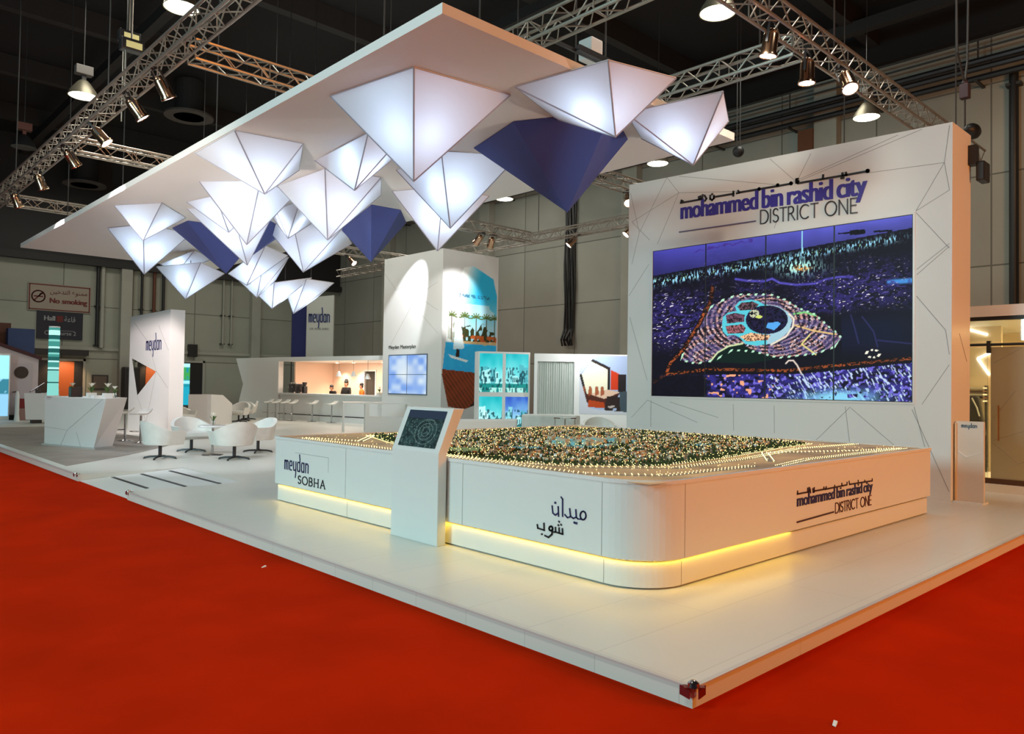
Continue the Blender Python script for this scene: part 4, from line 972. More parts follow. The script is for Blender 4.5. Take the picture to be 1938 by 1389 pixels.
# ---------------------------------------------------------------- sailboat tower
TX, TY = 16.32, 20.82
t = thing('poster_tower', (17.6, 22.5, 0.12), 'tall white tower with a sailboat poster and a four part screen', 'display tower')
b = MB(); b.box((TX, TY, .12), (18.93, 24.42, 6.45), 0)
for p, q in (((21.1, 5.3), (22.3, 4.9)), ((22.0, 5.9), (23.6, 5.2)), ((23.6, 5.2), (24.4, 5.9)), ((22.3, 4.9), (21.05, 4.3)), ((23.9, 3.2), (22.3, 4.9)), ((21.05, 3.5), (22.0, 4.2))):
    dy, dz = q[0] - p[0], q[1] - p[1]; l = math.hypot(dy, dz); ny, nz = -dz / l * .0035, dy / l * .0035
    b.slab([(TX - .002, p[0] + ny, p[1] + nz), (TX - .002, q[0] + ny, q[1] + nz), (TX - .002, q[0] - ny, q[1] - nz), (TX - .002, p[0] - ny, p[1] - nz)], (.004, 0, 0), 1)
b.build('tower_body', [M['white'], M['groove']], t)
def quad(i, j):
    def f(u, v):
        U = (i + u) / 2; V = (j + v) / 2; n = vnoise(U * 7, V * 6, 4)
        C_ = np.zeros(u.shape + (3,)) + np.array((.42, .60, .92)); C_ = mixc(C_, n * 1.3 - .3, (.86, .93, .98)); return mixc(C_, np.exp(-((U - .55) ** 2 + (V - .55) ** 2) * 9) * .6, (.95, .97, .95))
    return f
for i in range(2):
    for j in range(2):
        picture('screen_panel', (TX - .015, 23.98 - i * 1.18, 1.36 + j * .71), (0, -1.15, 0), (0, 0, .69), 24, 18, quad(i, j), M['screen'], t)
MB().box((TX - .012, 24.02, 1.32), (TX - .001, 21.60, 2.80)).build('screen_frame', mat('screen_bezel', (.12, .16, .22), .4), t)
font('lettering', 'Meydan Masterplan', Plane((TX, 24.02, 2.98), (0, -1, 0)), 0, 0, 1.7, .17, M['dark'], t, depth=.01)
def sail(u, v):
    X = u * 2.61; Z = .12 + v * 6.33; n = vnoise(X * 3, Z * 3, 1); n2 = vnoise(X * 8, Z * 8, 2)
    C_ = np.ones(u.shape + (3,)) * .84
    fr = inpoly(X, Z, [(1.42, 5.98), (2.36, 5.62), (2.56, 4.98), (2.56, 3.55), (2.56, .9), (1.55, .98), (.98, .82), (.32, .95), (.02, 2.05), (.18, 3.3), (.28, 3.7), (.3, 4.6), (.95, 5.9)])
    wh = np.clip((1.42 - X + (Z - 4.2) * .25) / .7, 0, 1)  # white glare painted into the left and upper sky of the poster
    sky = mixc(np.zeros(u.shape + (3,)) + np.array((.16, .70, .88)), np.clip((4.9 - Z) / 1.1, 0, 1) * .75, (.82, .93, .97)); sky = mixc(sky, wh, (.93, .95, .95))
    sky = mixc(sky, ((Z < 4.6) * (Z > 4.2) * (n > .55)) * .5, (.98, .98, .98))
    sea = mixc(np.zeros(u.shape + (3,)) + np.array((.13, .66, .90)), n2 * .4, (.25, .78, .95))
    deck = mixc(np.zeros(u.shape + (3,)) + np.array((.54, .23, .10)), (np.sin((X + Z * .9) * 34) > .6) * .6, (.16, .05, .03)); deck = mixc(deck, n * .35, (.62, .28, .14))
    P_ = np.where((Z > 3.2)[..., None], sky, np.where((Z > 2.25 - .06 * X)[..., None], sea, deck))
    tree_ = (Z > 3.2) * (Z < 3.62 + .35 * vnoise(X * 3.2, X * 0, 6)) * (X > .25) * (n2 > .34)
    P_ = mixc(P_, tree_ * np.clip(X * 1.2 - .2, .3, 1), (.20, .22, .10)); P_ = mixc(P_, (Z > 3.2) * (Z < 3.5) * (X > .9) * (vnoise(X * 9, Z * 7, 8) > .6) * 1., (.75, .36, .15))
    for px in (.42, 1.02, 1.55, 2.05, 2.45):
        for a in range(0, 181, 30):
            P_ = mixc(P_, (seg(X, Z, [(px, 4.15), (px + .24 * math.cos(math.radians(a)), 4.15 + .2 * math.sin(math.radians(a)) - .05)]) < .028) * .8, (.30, .38, .14))
        P_ = mixc(P_, (seg(X, Z, [(px, 3.3), (px, 4.15)]) < .018) * .8, (.32, .26, .16))
    P_ = mixc(P_, (np.abs(Z - 3.2 - .05 * n) < .05) * (X > .5) * .9, (.86, .72, .52))
    P_ = mixc(P_, inpoly(X, Z, [(.5, 2.95), (.62, 4.05), (.86, 3.8), (1.02, 3.0)]) * .9, (.90, .96, .98)); P_ = mixc(P_, inpoly(X, Z, [(.28, 2.78), (1.2, 2.58), (1.12, 2.52), (.4, 2.66)]) * 1., (.92, .95, .96))
    P_ = mixc(P_, inpoly(X, Z, [(.62, 2.7), (.78, 2.68), (.8, 2.95), (.66, 2.98)]) * 1., (.18, .12, .12))
    P_ = mixc(P_, inpoly(X, Z, [(1.15, .82), (2.1, 1.6), (2.2, 1.3), (2.5, .9)]) * .8, (.06, .04, .05))
    P_ = mixc(P_, (Z < 4.95) * (Z > 4.84) * (X > .75) * (X < 2.2) * (vnoise(X * 26, Z * 30, 14) > .42) * .8, (.16, .42, .56))
    return np.where(fr[..., None], P_, C_)
picture('poster', (TX + .005, TY - .006, .125), (2.60, 0, 0), (0, 0, 6.32), 110, 260, sail, M['print'], t)

# ---------------------------------------------------------------- backlit box with four villa pictures
A = Vector((15.69, 18.08, .12)); B = Vector((17.06, 17.28, .12)); ux = (B - A).normalized(); W_ = (B - A).length; nrm = Vector((ux.y, -ux.x, 0)); 
t = thing('lightbox_stand', tuple((A + B) / 2), 'free standing lightbox with four teal pictures of villas', 'lightbox')
HB = 2.66
def bx3(mb, a, b_, z0, z1, d0, d1, mi=0):
    p = [A + ux * a + nrm * d0, A + ux * b_ + nrm * d0, A + ux * b_ + nrm * d1, A + ux * a + nrm * d1]
    return mb.loft([(q.x, q.y, z0) for q in p], [(q.x, q.y, z1) for q in p], mi)
bx3(MB(), -.05, W_ + .05, .12, .12 + HB, -.55, -.02).build('case', M['white'], t)
m = MB()
for a, b_ in ((-.05, .0), (W_ * .5 - .05, W_ * .5 + .05), (W_, W_ + .05)): bx3(m, a, b_, .12, .12 + HB, -.02, .02)
for z0, z1 in ((.12, .2), (1.36, 1.5), (2.72, 2.78)): bx3(m, -.05, W_ + .05, z0, z1, -.02, .021)
m.build('frame', M['white_gloss'], t)
e_ = MB(); bx3(e_, W_ + .051, W_ + .056, .15, .1 + HB, -.10, -.02); bx3(e_, W_ + .051, W_ + .056, .15, .1 + HB, -.55, -.47); e_.build('edge_light', emis('edge_glow', (.7, 1.0, .98), 2.2), t)
def villa(s):
    def f(u, v):
        n = vnoise(u * 5 + s, v * 4, s); C_ = np.zeros(u.shape + (3,)) + np.array((.06, .66, .70) if s != 4 else (.14, .30, .72))
        C_ = mixc(C_, np.clip((.95 - v) * 1.4, 0, 1) * .6 + .3 * n, (.70, .96, .95))
        rr = random.Random(s * 7)
        for k in range(5):
            x0 = rr.uniform(-.05, .75); w_ = rr.uniform(.18, .36); h_ = rr.uniform(.42, .74)
            C_ = mixc(C_, inpoly(u, v, [(x0, .2), (x0, h_), (x0 + w_, h_ + rr.uniform(-.05, .05)), (x0 + w_, .2)]) * .8, rr.choice(((.80, .97, .95), (.52, .84, .86), (.30, .66, .70), (.70, .93, .92))))
            for q in range(3):
                x1 = x0 + .02 + q * w_ * .32; y1 = rr.choice((.26, .36, .45))
                C_ = mixc(C_, inpoly(u, v, [(x1, y1), (x1, min(h_ - .03, y1 + .13)), (x1 + w_ * .2, min(h_ - .03, y1 + .13)), (x1 + w_ * .2, y1)]) * .8, (.05, .28, .32))
        C_ = mixc(C_, (v < .22) * 1., (.10, .52, .50)); C_ = mixc(C_, (v < .12) * (n > .35) * .8, (.75, .96, .92)); C_ = mixc(C_, (vnoise(u * 16, v * 13, s + 5) > .68) * (v < .65) * .7, (.05, .22, .26))
        return C_
    return f
for i in range(2):
    for j in range(2):
        p0 = A + ux * (.005 + i * (W_ * .5 + .045)); 
        picture('picture', (p0.x, p0.y, .2 + j * 1.3), tuple(ux * (W_ * .5 - .055)), (0, 0, 1.16 + .06 * j), 44, 56, villa({(0, 0): 1, (1, 0): 4, (0, 1): 2, (1, 1): 3}[(i, j)]), M['bright_screen'], t)

# ---------------------------------------------------------------- left totem with the cut out triangle
t = thing('logo_totem', (8.3, 25.1, 0.12), 'white upright totem with a triangular cut-out beside the reception desk', 'totem')
TXX = 8.1
TB = TXX + .42
o4 = [(26.98, .12), (23.3, .12), (23.3, 3.82), (26.98, 3.8)]; i3 = [(26.72, 2.42), (26.1, 1.22), (24.42, 1.98)]
m = MB()
m.add([(TXX, y, z) for y, z in o4 + i3], [(5, 1, 0), (5, 6, 1), (6, 2, 1), (6, 3, 2), (6, 4, 3), (4, 0, 3), (4, 5, 0)])
m.add([(TB, y, z) for y, z in o4 + [(26.98, 1.1), (25.72, 2.0), (26.98, 2.55)]], [(0, 1, 5, 4), (1, 2, 5), (2, 3, 6, 5)])
m.add([(TXX, 26.98, .12), (TB, 26.98, .12), (TB, 26.98, 1.1), (TXX, 26.98, 1.1), (TXX, 26.98, 2.55), (TB, 26.98, 2.55), (TB, 26.98, 3.8), (TXX, 26.98, 3.8)], [(0, 3, 2, 1), (4, 7, 6, 5)])
m.add([(TXX, 26.98, 3.8), (TXX, 23.3, 3.82), (TB, 23.3, 3.82), (TB, 26.98, 3.8), (TXX, 23.3, .12), (TB, 23.3, .12)], [(0, 1, 2, 3), (1, 4, 5, 2)])
m.add([(TXX, *i3[0]), (TXX, *i3[1]), (TXX, *i3[2]), (TB, 26.98, 2.55), (TB, 26.98, 1.1), (TB, 25.72, 2.0), (TXX + .05, 26.98, 1.1), (TXX + .05, 26.98, 2.55)], [(0, 2, 5, 3), (2, 1, 4, 5), (1, 0, 7, 6), (0, 3, 7), (1, 6, 4)])
m.build('body', M['white'], t)
m = MB(); word(m, Plane((TXX, 25.35, 2.66), (0, -1, 0)), 'meydan', LOGO, 0, 0, 1.35, .27, .034, .012); m.build('lettering', M['navy'], t)
gm = MB()
for p, q in (((26.6, 3.6), (25.2, 2.9)), ((25.2, 2.9), (24.4, 2.0)), ((24.4, 2.0), (23.4, 1.5)), ((25.2, .4), (26.1, 1.2)), ((25.2, .4), (24.4, 2.0)), ((24.3, 3.4), (23.4, 2.6))):
    dy, dz = q[0] - p[0], q[1] - p[1]; l = math.hypot(dy, dz); ny, nz = -dz / l * .006, dy / l * .006
    gm.slab([(TXX - .003, p[0] + ny, p[1] + nz), (TXX - .003, q[0] + ny, q[1] + nz), (TXX - .003, q[0] - ny, q[1] - nz), (TXX - .003, p[0] - ny, p[1] - nz)], (.004, 0, 0))
gm.build('groove_lines', M['groove'], t)

# ---------------------------------------------------------------- reception desks
t = thing('reception_desk', (4.9, 19.9, .12), 'faceted white reception desk nearest the carpet edge', 'reception desk')
lo = [(4.44, 20.98, .16), (5.02, 19.07, .16), (5.50, 19.37, .16), (5.1, 21.3, .16)]
hi = [(4.43, 21.03, 1.29), (5.14, 18.66, 1.29), (5.86, 19.60, 1.29), (5.2, 21.5, 1.29)]
MB().loft(lo, hi).build('body', M['white'], t, bevel=.01)
MB().loft([(4.40, 21.05, .125), (5.02, 19.02, .125), (5.56, 19.38, .125), (5.15, 21.35, .125)], [(4.40, 21.05, .16), (5.02, 19.02, .16), (5.56, 19.38, .16), (5.15, 21.35, .16)]).build('base_plate', mat('base_grey', (.5, .49, .47), .5), t)
def on_face(a, b):   # a along the long left face 0..1, b up it 0..1
    p = [lo[0][k] * (1 - a) * (1 - b) + lo[1][k] * a * (1 - b) + hi[0][k] * (1 - a) * b + hi[1][k] * a * b for k in range(3)]
    return (p[0] - .004, p[1] - .001, p[2])
gm = MB()
for p, q in (((.95, .98), (.45, .32)), ((.45, .32), (0, .36)), ((.45, .32), (.35, 0)), ((.62, .3), (.75, 0)), ((.45, .32), (.62, .52))):
    gm.tube(on_face(*p), on_face(*q), .003, 4)
gm.build('groove_lines', M['groove'], t)
t = thing('reception_desk', (6.2, 30.6, .12), 'smaller white reception desk behind the front one, at the far left', 'reception desk')
MB().loft([(5.92, 30.71, .28), (6.42, 30.40, .28), (6.75, 31.0, .28), (6.3, 31.4, .28)], [(5.86, 30.75, 1.2), (6.5, 30.36, 1.2), (6.85, 31.0, 1.2), (6.3, 31.5, 1.2)]).build('body', M['white'], t)
MB().box((6.1, 30.65, .12), (6.4, 30.95, .28)).build('foot', M['dark'], t)
# glowing column of turquoise glass rings
t = thing('column_lamp', (4.56, 20.84, 1.29), 'tall turquoise glowing glass column on the front reception desk', 'column lamp')
x, y = 4.56, 20.84
teal = [(.16, .80, .70), (.35, .95, .85), (.08, .45, .42), (.55, .98, .92)]
z = 1.31; k = 0
MB().lathe([(.15, 0), (.15, .025)], (x, y, 1.29), 20).build('base', M['white_gloss'], t)
for h, c_ in ((.30, 1), (.03, 2), (.27, 1), (.03, 2), (.05, 3), (.12, 0), (.04, 3), (.09, 2), (.06, 0), (.04, 1), (.10, 2), (.05, 3), (.12, 0), (.05, 1), (.10, 2), (.12, 3), (.06, 0)):
    MB().lathe([(.105, 0), (.118, .008), (.118, h - .008), (.105, h)], (x, y, z), 20).build('glass_ring', emis('teal_%d' % k, teal[c_], (.40, .75, .28, 1.0)[c_]), t, True); z += h; k += 1
MB().lathe([(.118, 0), (.118, .03)], (x, y, z), 20).build('cap', M['white_gloss'], t)

def lily(x, y, z, label, s=1.0, box=True):
    t = thing('lily_pot', (x, y, z), label, 'potted flower', 'potted lilies on the desks')
    if box: MB().box((x - .09 * s, y - .09 * s, z), (x + .09 * s, y + .09 * s, z + .11 * s)).build('pot', M['paper'], t)
    else: MB().lathe([(.03, 0), (.045, .06), (.03, .13), (.022, .14)], (x, y, z), 12).build('vase', M['glass'], t, True)
    m = MB(); rr = random.Random(x); zt = z + .1 * s
    for i in range(5):
        a = rr.uniform(0, 6.28); q = (x + .1 * s * math.cos(a), y + .1 * s * math.sin(a), zt + .16 * s)
        w = Vector((-math.sin(a), math.cos(a), 0)) * .025 * s; md = (Vector((x, y, zt)) + Vector(q)) / 2 + Vector((0, 0, .04 * s))
        m.add([(x, y, zt), tuple(md + w), q, tuple(md - w)], [(0, 1, 2, 3)])
    m.tube((x, y, zt - .05), (x, y, zt + .16 * s), .006, 5); m.build('leaves', M['leaf'], t)
    m = MB()
    for i in range(5):
        a = 1.256 * i; m.add([(x, y, zt + .14 * s), (x + .05 * s * math.cos(a - .4), y + .05 * s * math.sin(a - .4), zt + .22 * s), (x + .09 * s * math.cos(a), y + .09 * s * math.sin(a), zt + .25 * s), (x + .05 * s * math.cos(a + .4), y + .05 * s * math.sin(a + .4), zt + .22 * s)], [(0, 1, 2, 3)])
    m.build('petals', M['petal'], t)
lily(4.84, 20.25, 1.35, 'white lily just right of the turquoise column, above a black box', .8, False)
t = thing('black_box', (4.9, 20.2, 1.29), 'black box beside the turquoise column on the reception desk', 'box')
MB().box((4.78, 20.1, 1.29), (5.02, 20.35, 1.52)).build('box', M['black'], t, bevel=.008); 
lily(5.08, 19.6, 1.29, 'white lily in a square pot in the middle of the front reception desk', 1.0)
lily(5.3, 19.15, 1.29, 'white lily in a square pot near the right end of the front reception desk', 1.0)
lily(5.55, 19.5, 1.29, 'last small lily in a glass on the right end of the reception desk', .8, False)
t = thing('paper_stack', (5.2, 19.3, 1.29), 'flat white stack of leaflets on the front reception desk', 'leaflets')
MB().box((5.02, 19.15, 1.29), (5.28, 19.5, 1.325)).box((5.04, 19.18, 1.325), (5.27, 19.47, 1.345)).build('leaflets', M['paper'], t)
t = thing('leaflet_box', (4.55, 21.1, 1.29), 'small stepped white leaflet holder left of the turquoise column', 'leaflet holder')
MB().box((4.5, 20.95, 1.29), (4.72, 21.2, 1.38)).box((4.58, 20.98, 1.38), (4.72, 21.2, 1.47)).build('holder', M['paper'], t)
t = thing('tablet_stand', (6.15, 30.8, 1.2), 'tilted screen with a bright white page on the far left desk', 'tablet')
MB().loft([(6.0, 30.62, 1.22), (6.45, 30.55, 1.52), (6.5, 30.75, 1.52), (6.05, 30.82, 1.22)], [(6.0, 30.62, 1.26), (6.43, 30.55, 1.56), (6.48, 30.75, 1.56), (6.05, 30.82, 1.26)]).build('case', M['black'], t)
MB().loft([(6.03, 30.61, 1.262), (6.42, 30.545, 1.562), (6.46, 30.74, 1.562), (6.08, 30.80, 1.262)], [(6.03, 30.61, 1.27), (6.42, 30.545, 1.575), (6.46, 30.74, 1.575), (6.08, 30.80, 1.27)]).build('page', emis('white_page', (.95, .95, 1), 1.0), t)
MB().box((6.2, 30.62, 1.2), (6.35, 30.78, 1.34)).build('foot', M['dark'], t)

# ---------------------------------------------------------------- stools, chairs, lounge table
def bar_stool():
    o = proto('bar_stool', 'x', 'bar stool', 'white bar stools')
    MB().lathe([(.21, 0), (.21, .012), (.06, .03), (.03, .05)], n=24).build('base', M['chrome'], o, True)
    MB().tube((0, 0, .04), (0, 0, .70), .028, 12).build('column', M['chrome'], o, True)
    m = MB(); m.path([(.0, .03, .3), (.16, .06, .3), (.19, .16, .3), (.0, .24, .3), (-.19, .16, .3), (-.16, .06, .3), (0, .03, .3)], .011, 6); m.build('footrest', M['chrome'], o, True)
    n = 10; vs = []; fs = []
    for j in range(n + 1):
        yy = -.2 + .42 * j / n; zz = .72 + .10 * max(0, (.02 - yy) / .2) ** 2
        for k, dz in enumerate((0, .035)):
            for s in (-1, 1): vs.append((s * .19 * (1 - .12 * (j / n - .5) ** 2 * 4), yy, zz + dz))
    for j in range(n):
        a = 4 * j; b_ = a + 4
        fs += [(a, a + 1, b_ + 1, b_), (a + 2, b_ + 2, b_ + 3, a + 3), (a, b_, b_ + 2, a + 2), (a + 1, a + 3, b_ + 3, b_ + 1)]
    fs += [(0, 2, 3, 1), (4 * n, 4 * n + 1, 4 * n + 3, 4 * n + 2)]
    q = MB(); q.add(vs, fs); q.build('seat', M['leather'], o, True)
    return o
bs = Many(bar_stool())
bs.put((6.45, 20.45, .12), 'white bar stool with chrome column at the front of the totem, nearest', 2.0)
bs.put((6.35, 21.35, .2 - .08), 'white bar stool just behind the nearest one by the totem', 1.2)
for (x, y, lab) in ((14.78, 30.75, 'bar stool at the far left end of the bar'), (14.86, 30.2, 'second bar stool from the left end of the bar'), (14.98, 29.65, 'third bar stool from the left end of the bar'), (15.05, 29.1, 'fourth bar stool from the left end of the bar'), (15.43, 28.1, 'lone bar stool in the middle of the bar front'), (15.62, 26.9, 'bar stool at the bar just left of the white portal table')):
    bs.put((x, y, .12), lab, 1.5)

def tub_chair():
    o = proto('tub_chair', 'x', 'armchair', 'white tub chairs')
    a, b_ = .43, .36; N = 26; pts = []
    for i in range(N + 1):
        f = i / N; th = math.radians(-8 + 196 * f) + PI
        pts.append((a * math.cos(th), b_ * math.sin(th)))
    pts = [(pts[0][0], .33)] + pts + [(pts[-1][0], .33)]
    n = len(pts); vs = []
    for i, (x, y) in enumerate(pts):
        back = max(0.0, min(1.0, (-y) / b_)); top = .58 + .20 * back ** 1.3
        l = math.hypot(x, y) or 1; ix, iy = x * (1 - .075 / l * 1.0), (y * (1 - .075 / l) if y < .3 else y)
        fl = 1.06
        vs += [(x * .86, y * .86 if y < .3 else y * .94, .30), (x * fl, y * fl if y < .3 else y, top), (ix * fl, iy * fl if y < .3 else y, top), (ix * .9, iy * .9 if y < .3 else y * .94, .36)]
    fs = []
    for i in range(n - 1):
        p = 4 * i; q = p + 4
        for k in range(4): fs.append((p + k, q + k, q + (k + 1) % 4, p + (k + 1) % 4))
    fs += [(0, 1, 2, 3), (4 * n - 1, 4 * n - 2, 4 * n - 3, 4 * n - 4)]
    m = MB(); m.add(vs, fs); m.build('shell', M['leather'], o, True)
    P = [(x * .8, y * .8) for x, y in pts]
    MB().prism(P, .29, .35).build('seat_pan', M['leather'], o)
    P = [(x * .78, y * .78 if y < .3 else .36) for x, y in pts]
    MB().prism(P, .35, .45).build('cushion', M['leather'], o, bevel=.02)
    MB().tube((0, 0, .03), (0, 0, .29), .035, 12).build('column', M['steel_dark'], o, True)
    m = MB()
    for k in range(4):
        an = PI / 4 + k * PI / 2; c_, s_ = math.cos(an), math.sin(an)
        m.path([(0, 0, .05), (.2 * c_, .2 * s_, .042), (.31 * c_, .31 * s_, .022)], .02, 6); m.lathe([(.022, 0), (.022, .02)], (.31 * c_, .31 * s_, 0), 8)
    m.build('star_base', M['steel_dark'], o, True)
    return o
tc = Many(tub_chair()); ctr = (6.65, 16.35)
for (x, y, lab) in ((5.50, 16.22, 'white tub chair on the left of the lounge group, nearest the ramp'), (6.59, 17.45, 'white tub chair at the back of the lounge group, below the totem'), (6.63, 15.25, 'white tub chair in the middle of the lounge group with its back to the camera'), (7.72, 16.5, 'white tub chair on the right of the lounge group')):
    tc.put((x, y, .12), lab, math.atan2(ctr[1] - y, ctr[0] - x) - PI / 2)
for (x, y, rz, lab) in ((12.75, 29.0, 2.2, 'white chair behind the low blue white partition'), (13.35, 29.9, 2.6, 'middle white chair of the group left of the bar'), (14.0, 30.9, 1.5, 'white chair nearest the left end of the bar'), (9.55, 26.4, 3.4, 'white chair standing against the right side of the totem'), (15.82, 13.3, 2.4, 'white chair in front of the dining picture')):
    tc.put((x, y, .12), lab, rz)
t = thing('lounge_table', (6.65, 16.41, .12), 'small round white table amid the lounge tub chairs', 'table')
MB().lathe([(.29, .60), (.30, .61), (.30, .63), (.29, .64)], (6.65, 16.41, .12), 28).build('top', M['white_gloss'], t, True)
MB().tube((6.65, 16.41, .15), (6.65, 16.41, .72), .025, 10).build('column', M['chrome'], t, True)
MB().lathe([(.23, 0), (.22, .012), (.05, .03)], (6.65, 16.41, .12), 24).build('base', M['chrome'], t, True)
lily(6.65, 16.41, .76, 'little flower vase on the round lounge table', .8, False)
t = thing('white_partition', (10.9, 27.6, .12), 'low white partition with a sloping top behind the lounge chairs', 'partition')
b = MB(); b.slab([(10.74, 27.08, .12), (12.25, 28.8, .12), (12.25, 28.8, .85), (11.55, 28.0, 1.2), (10.74, 27.08, 1.24)], (.1, -.1, 0)); b.slab([(10.19, 27.37, .12), (10.74, 27.08, .12), (10.74, 27.08, 1.24), (10.19, 27.37, 1.23)], (.1, .16, 0)); b.build('panel', M['white'], t)
t = thing('portal_table', (13.9, 21.2, .12), 'long white portal table standing before the sailboat tower', 'table')
A_ = Vector((13.15, 21.94, 0)); dv = Vector((1.07, -.6, 0)).normalized(); nv = Vector((-dv.y, dv.x, 0))
def bar4(m, a, b_, z0, z1, d=.62):
    p = [A_ + dv * a, A_ + dv * b_, A_ + dv * b_ + nv * d, A_ + dv * a + nv * d]; return m.loft([(q.x, q.y, z0) for q in p], [(q.x, q.y, z1) for q in p])
m = MB(); bar4(m, 0, 2.2, 1.03, 1.09); m.build('top', M['white_gloss'], t)
m = MB(); bar4(m, .0, .06, .12, 1.03); m.build('leg', M['white'], t); m = MB(); bar4(m, .72, .86, .12, 1.03); m.build('leg', M['white'], t); m = MB(); bar4(m, 2.1, 2.2, .12, 1.03); m.build('leg', M['white'], t)
m = MB(); bar4(m, .86, 2.1, .12, .60, .5); m.build('shelf_block', M['white'], t)
t = thing('white_counter', (12.7, 14.4, .12), 'low white counter seen over the model table, left of the lightbox foot', 'counter')
MB().loft([(12.2, 14.9, .12), (13.2, 13.8, .12), (13.6, 14.2, .12), (12.6, 15.3, .12)], [(12.0, 14.95, .82), (13.2, 13.75, .86), (13.7, 14.25, .86), (12.6, 15.45, .82)]).build('body', M['white'], t, bevel=.03)
t = thing('round_sofa', (15.3, 14.5, .12), 'rounded pale sofa standing before the curtain wall', 'sofa')
pp = [(14.79, 14.95), (15.0, 14.68), (15.4, 14.3), (15.76, 14.03), (16.1, 14.2), (16.2, 14.6), (15.8, 15.1), (15.3, 15.45), (14.95, 15.4)]
MB().prism(pp, .12, .92).build('backrest', M['leather'], t, bevel=.05)
t = thing('glass_side_table', (15.0, 13.3, .12), 'small glass side table beside the white chair near the dining picture', 'side table')
MB().box((14.75, 13.55, .86), (15.2, 13.95, .885)).build('top', M['glass'], t)
m = MB()
for dx, dy in ((0, 0), (.4, 0), (.4, .35), (0, .35)): m.tube((14.78 + dx, 13.58 + dy, .12), (14.78 + dx, 13.58 + dy, .86), .014, 6)
m.build('legs', M['chrome'], t)

# ---------------------------------------------------------------- wall with curtain and dining picture
L_ = Vector((17.07, 16.87, 0)); R_ = Vector((19.55, 14.5, 0)); wv = (R_ - L_).normalized(); wl = (R_ - L_).length
t = thing('picture_wall', tuple((L_ + R_) / 2 + Vector((0, 0, .12))), 'white wall with a curtain and a cut-out picture of a dining room', 'display wall')
pn = Plane((L_.x, L_.y, .12), tuple(wv))
def pbox(m, x0, x1, z0, z1, h0, h1, mi=0):
    q = [(x0, z0), (x1, z0), (x1, z1), (x0, z1)]; return m.loft([pn.p(a, b_, h0) for a, b_ in q], [pn.p(a, b_, h1) for a, b_ in q], mi)
m = MB(); pbox(m, -.1, wl, 0, 2.62, -.5, -.12); pbox(m, -.1, wl, 2.37, 2.62, -.12, 0); pbox(m, 1.15, wl, 0, 2.37, -.12, 0); pbox(m, -.1, .0, 0, 2.37, -.12, 0); m.build('panel', M['white'], t)
N = 80; vs = []
for i in range(N + 1):
    x = 1.15 * i / N; h = -.07 + .022 * math.sin(i * 1.3) + .012 * math.sin(i * .37)
    vs += [pn.p(x, .05, h), pn.p(x, 2.36, h)]
m = MB(); m.add(vs, [(2 * i, 2 * i + 2, 2 * i + 3, 2 * i + 1) for i in range(N)]); m.build('curtain', mat('curtain_grey', (.50, .54, .50), .8), t, True)
def dining(u, v):
    X = u; Z = v; n = vnoise(u * 14, v * 12, 3)
    C_ = np.zeros(u.shape + (3,)) + np.array((.78, .80, .84))
    fr = inpoly(u, v, [(.33, .99), (1, .99), (1, .03), (.28, .08), (.16, .12), (.0, .66), (.22, .93)])
    P_ = np.zeros(u.shape + (3,)) + np.array((.66, .74, .88))
    P_ = mixc(P_, inpoly(u, v, [(.03, .66), (.22, .92), (.52, .78), (.52, .35), (.15, .3)]) * 1., (.93, .92, .82))
    P_ = mixc(P_, (np.minimum(seg(u, v, [(.22, .92), (.53, .78), (.53, .38)]), seg(u, v, [(.02, .66), (.12, .3)])) < .025) * 1., (.08, .04, .05))
    P_ = mixc(P_, inpoly(u, v, [(.56, .76), (.74, .68), (.74, .42), (.56, .42)]) * 1., (.80, .22, .08)); P_ = mixc(P_, inpoly(u, v, [(.70, .68), (.84, .68), (.84, .38), (.70, .38)]) * 1., (.10, .09, .12))
    P_ = mixc(P_, inpoly(u, v, [(.1, .22), (.12, .34), (.5, .38), (.72, .36), (.62, .16), (.3, .10)]) * 1., (.30, .12, .08)); P_ = mixc(P_, inpoly(u, v, [(.18, .34), (.5, .42), (.74, .38), (.45, .26)]) * 1., (.90, .76, .66))
    for cx in (.08, .2, .32, .42): P_ = mixc(P_, inpoly(u, v, [(cx - .04, .3), (cx - .03, .48), (cx + .02, .46), (cx + .03, .34)]) * .9, (.62, .30, .16))
    P_ = mixc(P_, inpoly(u, v, [(.15, .12), (.17, .24), (.44, .2), (.48, .1)]) * 1., (.72, .26, .06)); P_ = mixc(P_, inpoly(u, v, [(.44, .02), (.5, .3), (.74, .32), (.76, .02)]) * (n > .3) * 1., (.16, .10, .10)); P_ = mixc(P_, inpoly(u, v, [(.74, .0), (.72, .38), (1, .42), (1, 0)]) * 1., (.25, .32, .36)); P_ = mixc(P_, inpoly(u, v, [(.48, .03), (.52, .14), (.64, .15), (.66, .03)]) * (n > .45) * 1., (.75, .70, .68))
    return np.where(fr[..., None], P_, C_)
a_ = pn.p(1.32, .74, .006)
picture('picture', tuple(a_), tuple(wv * 1.75), (0, 0, 1.84), 90, 90, dining, M['print'], t)
area('dining_wall_light', tuple(pn.p(1.6, 3.3, 1.2)), tuple(pn.p(1.9, 1.3, 0)), .5, 50, (.95, .97, 1))

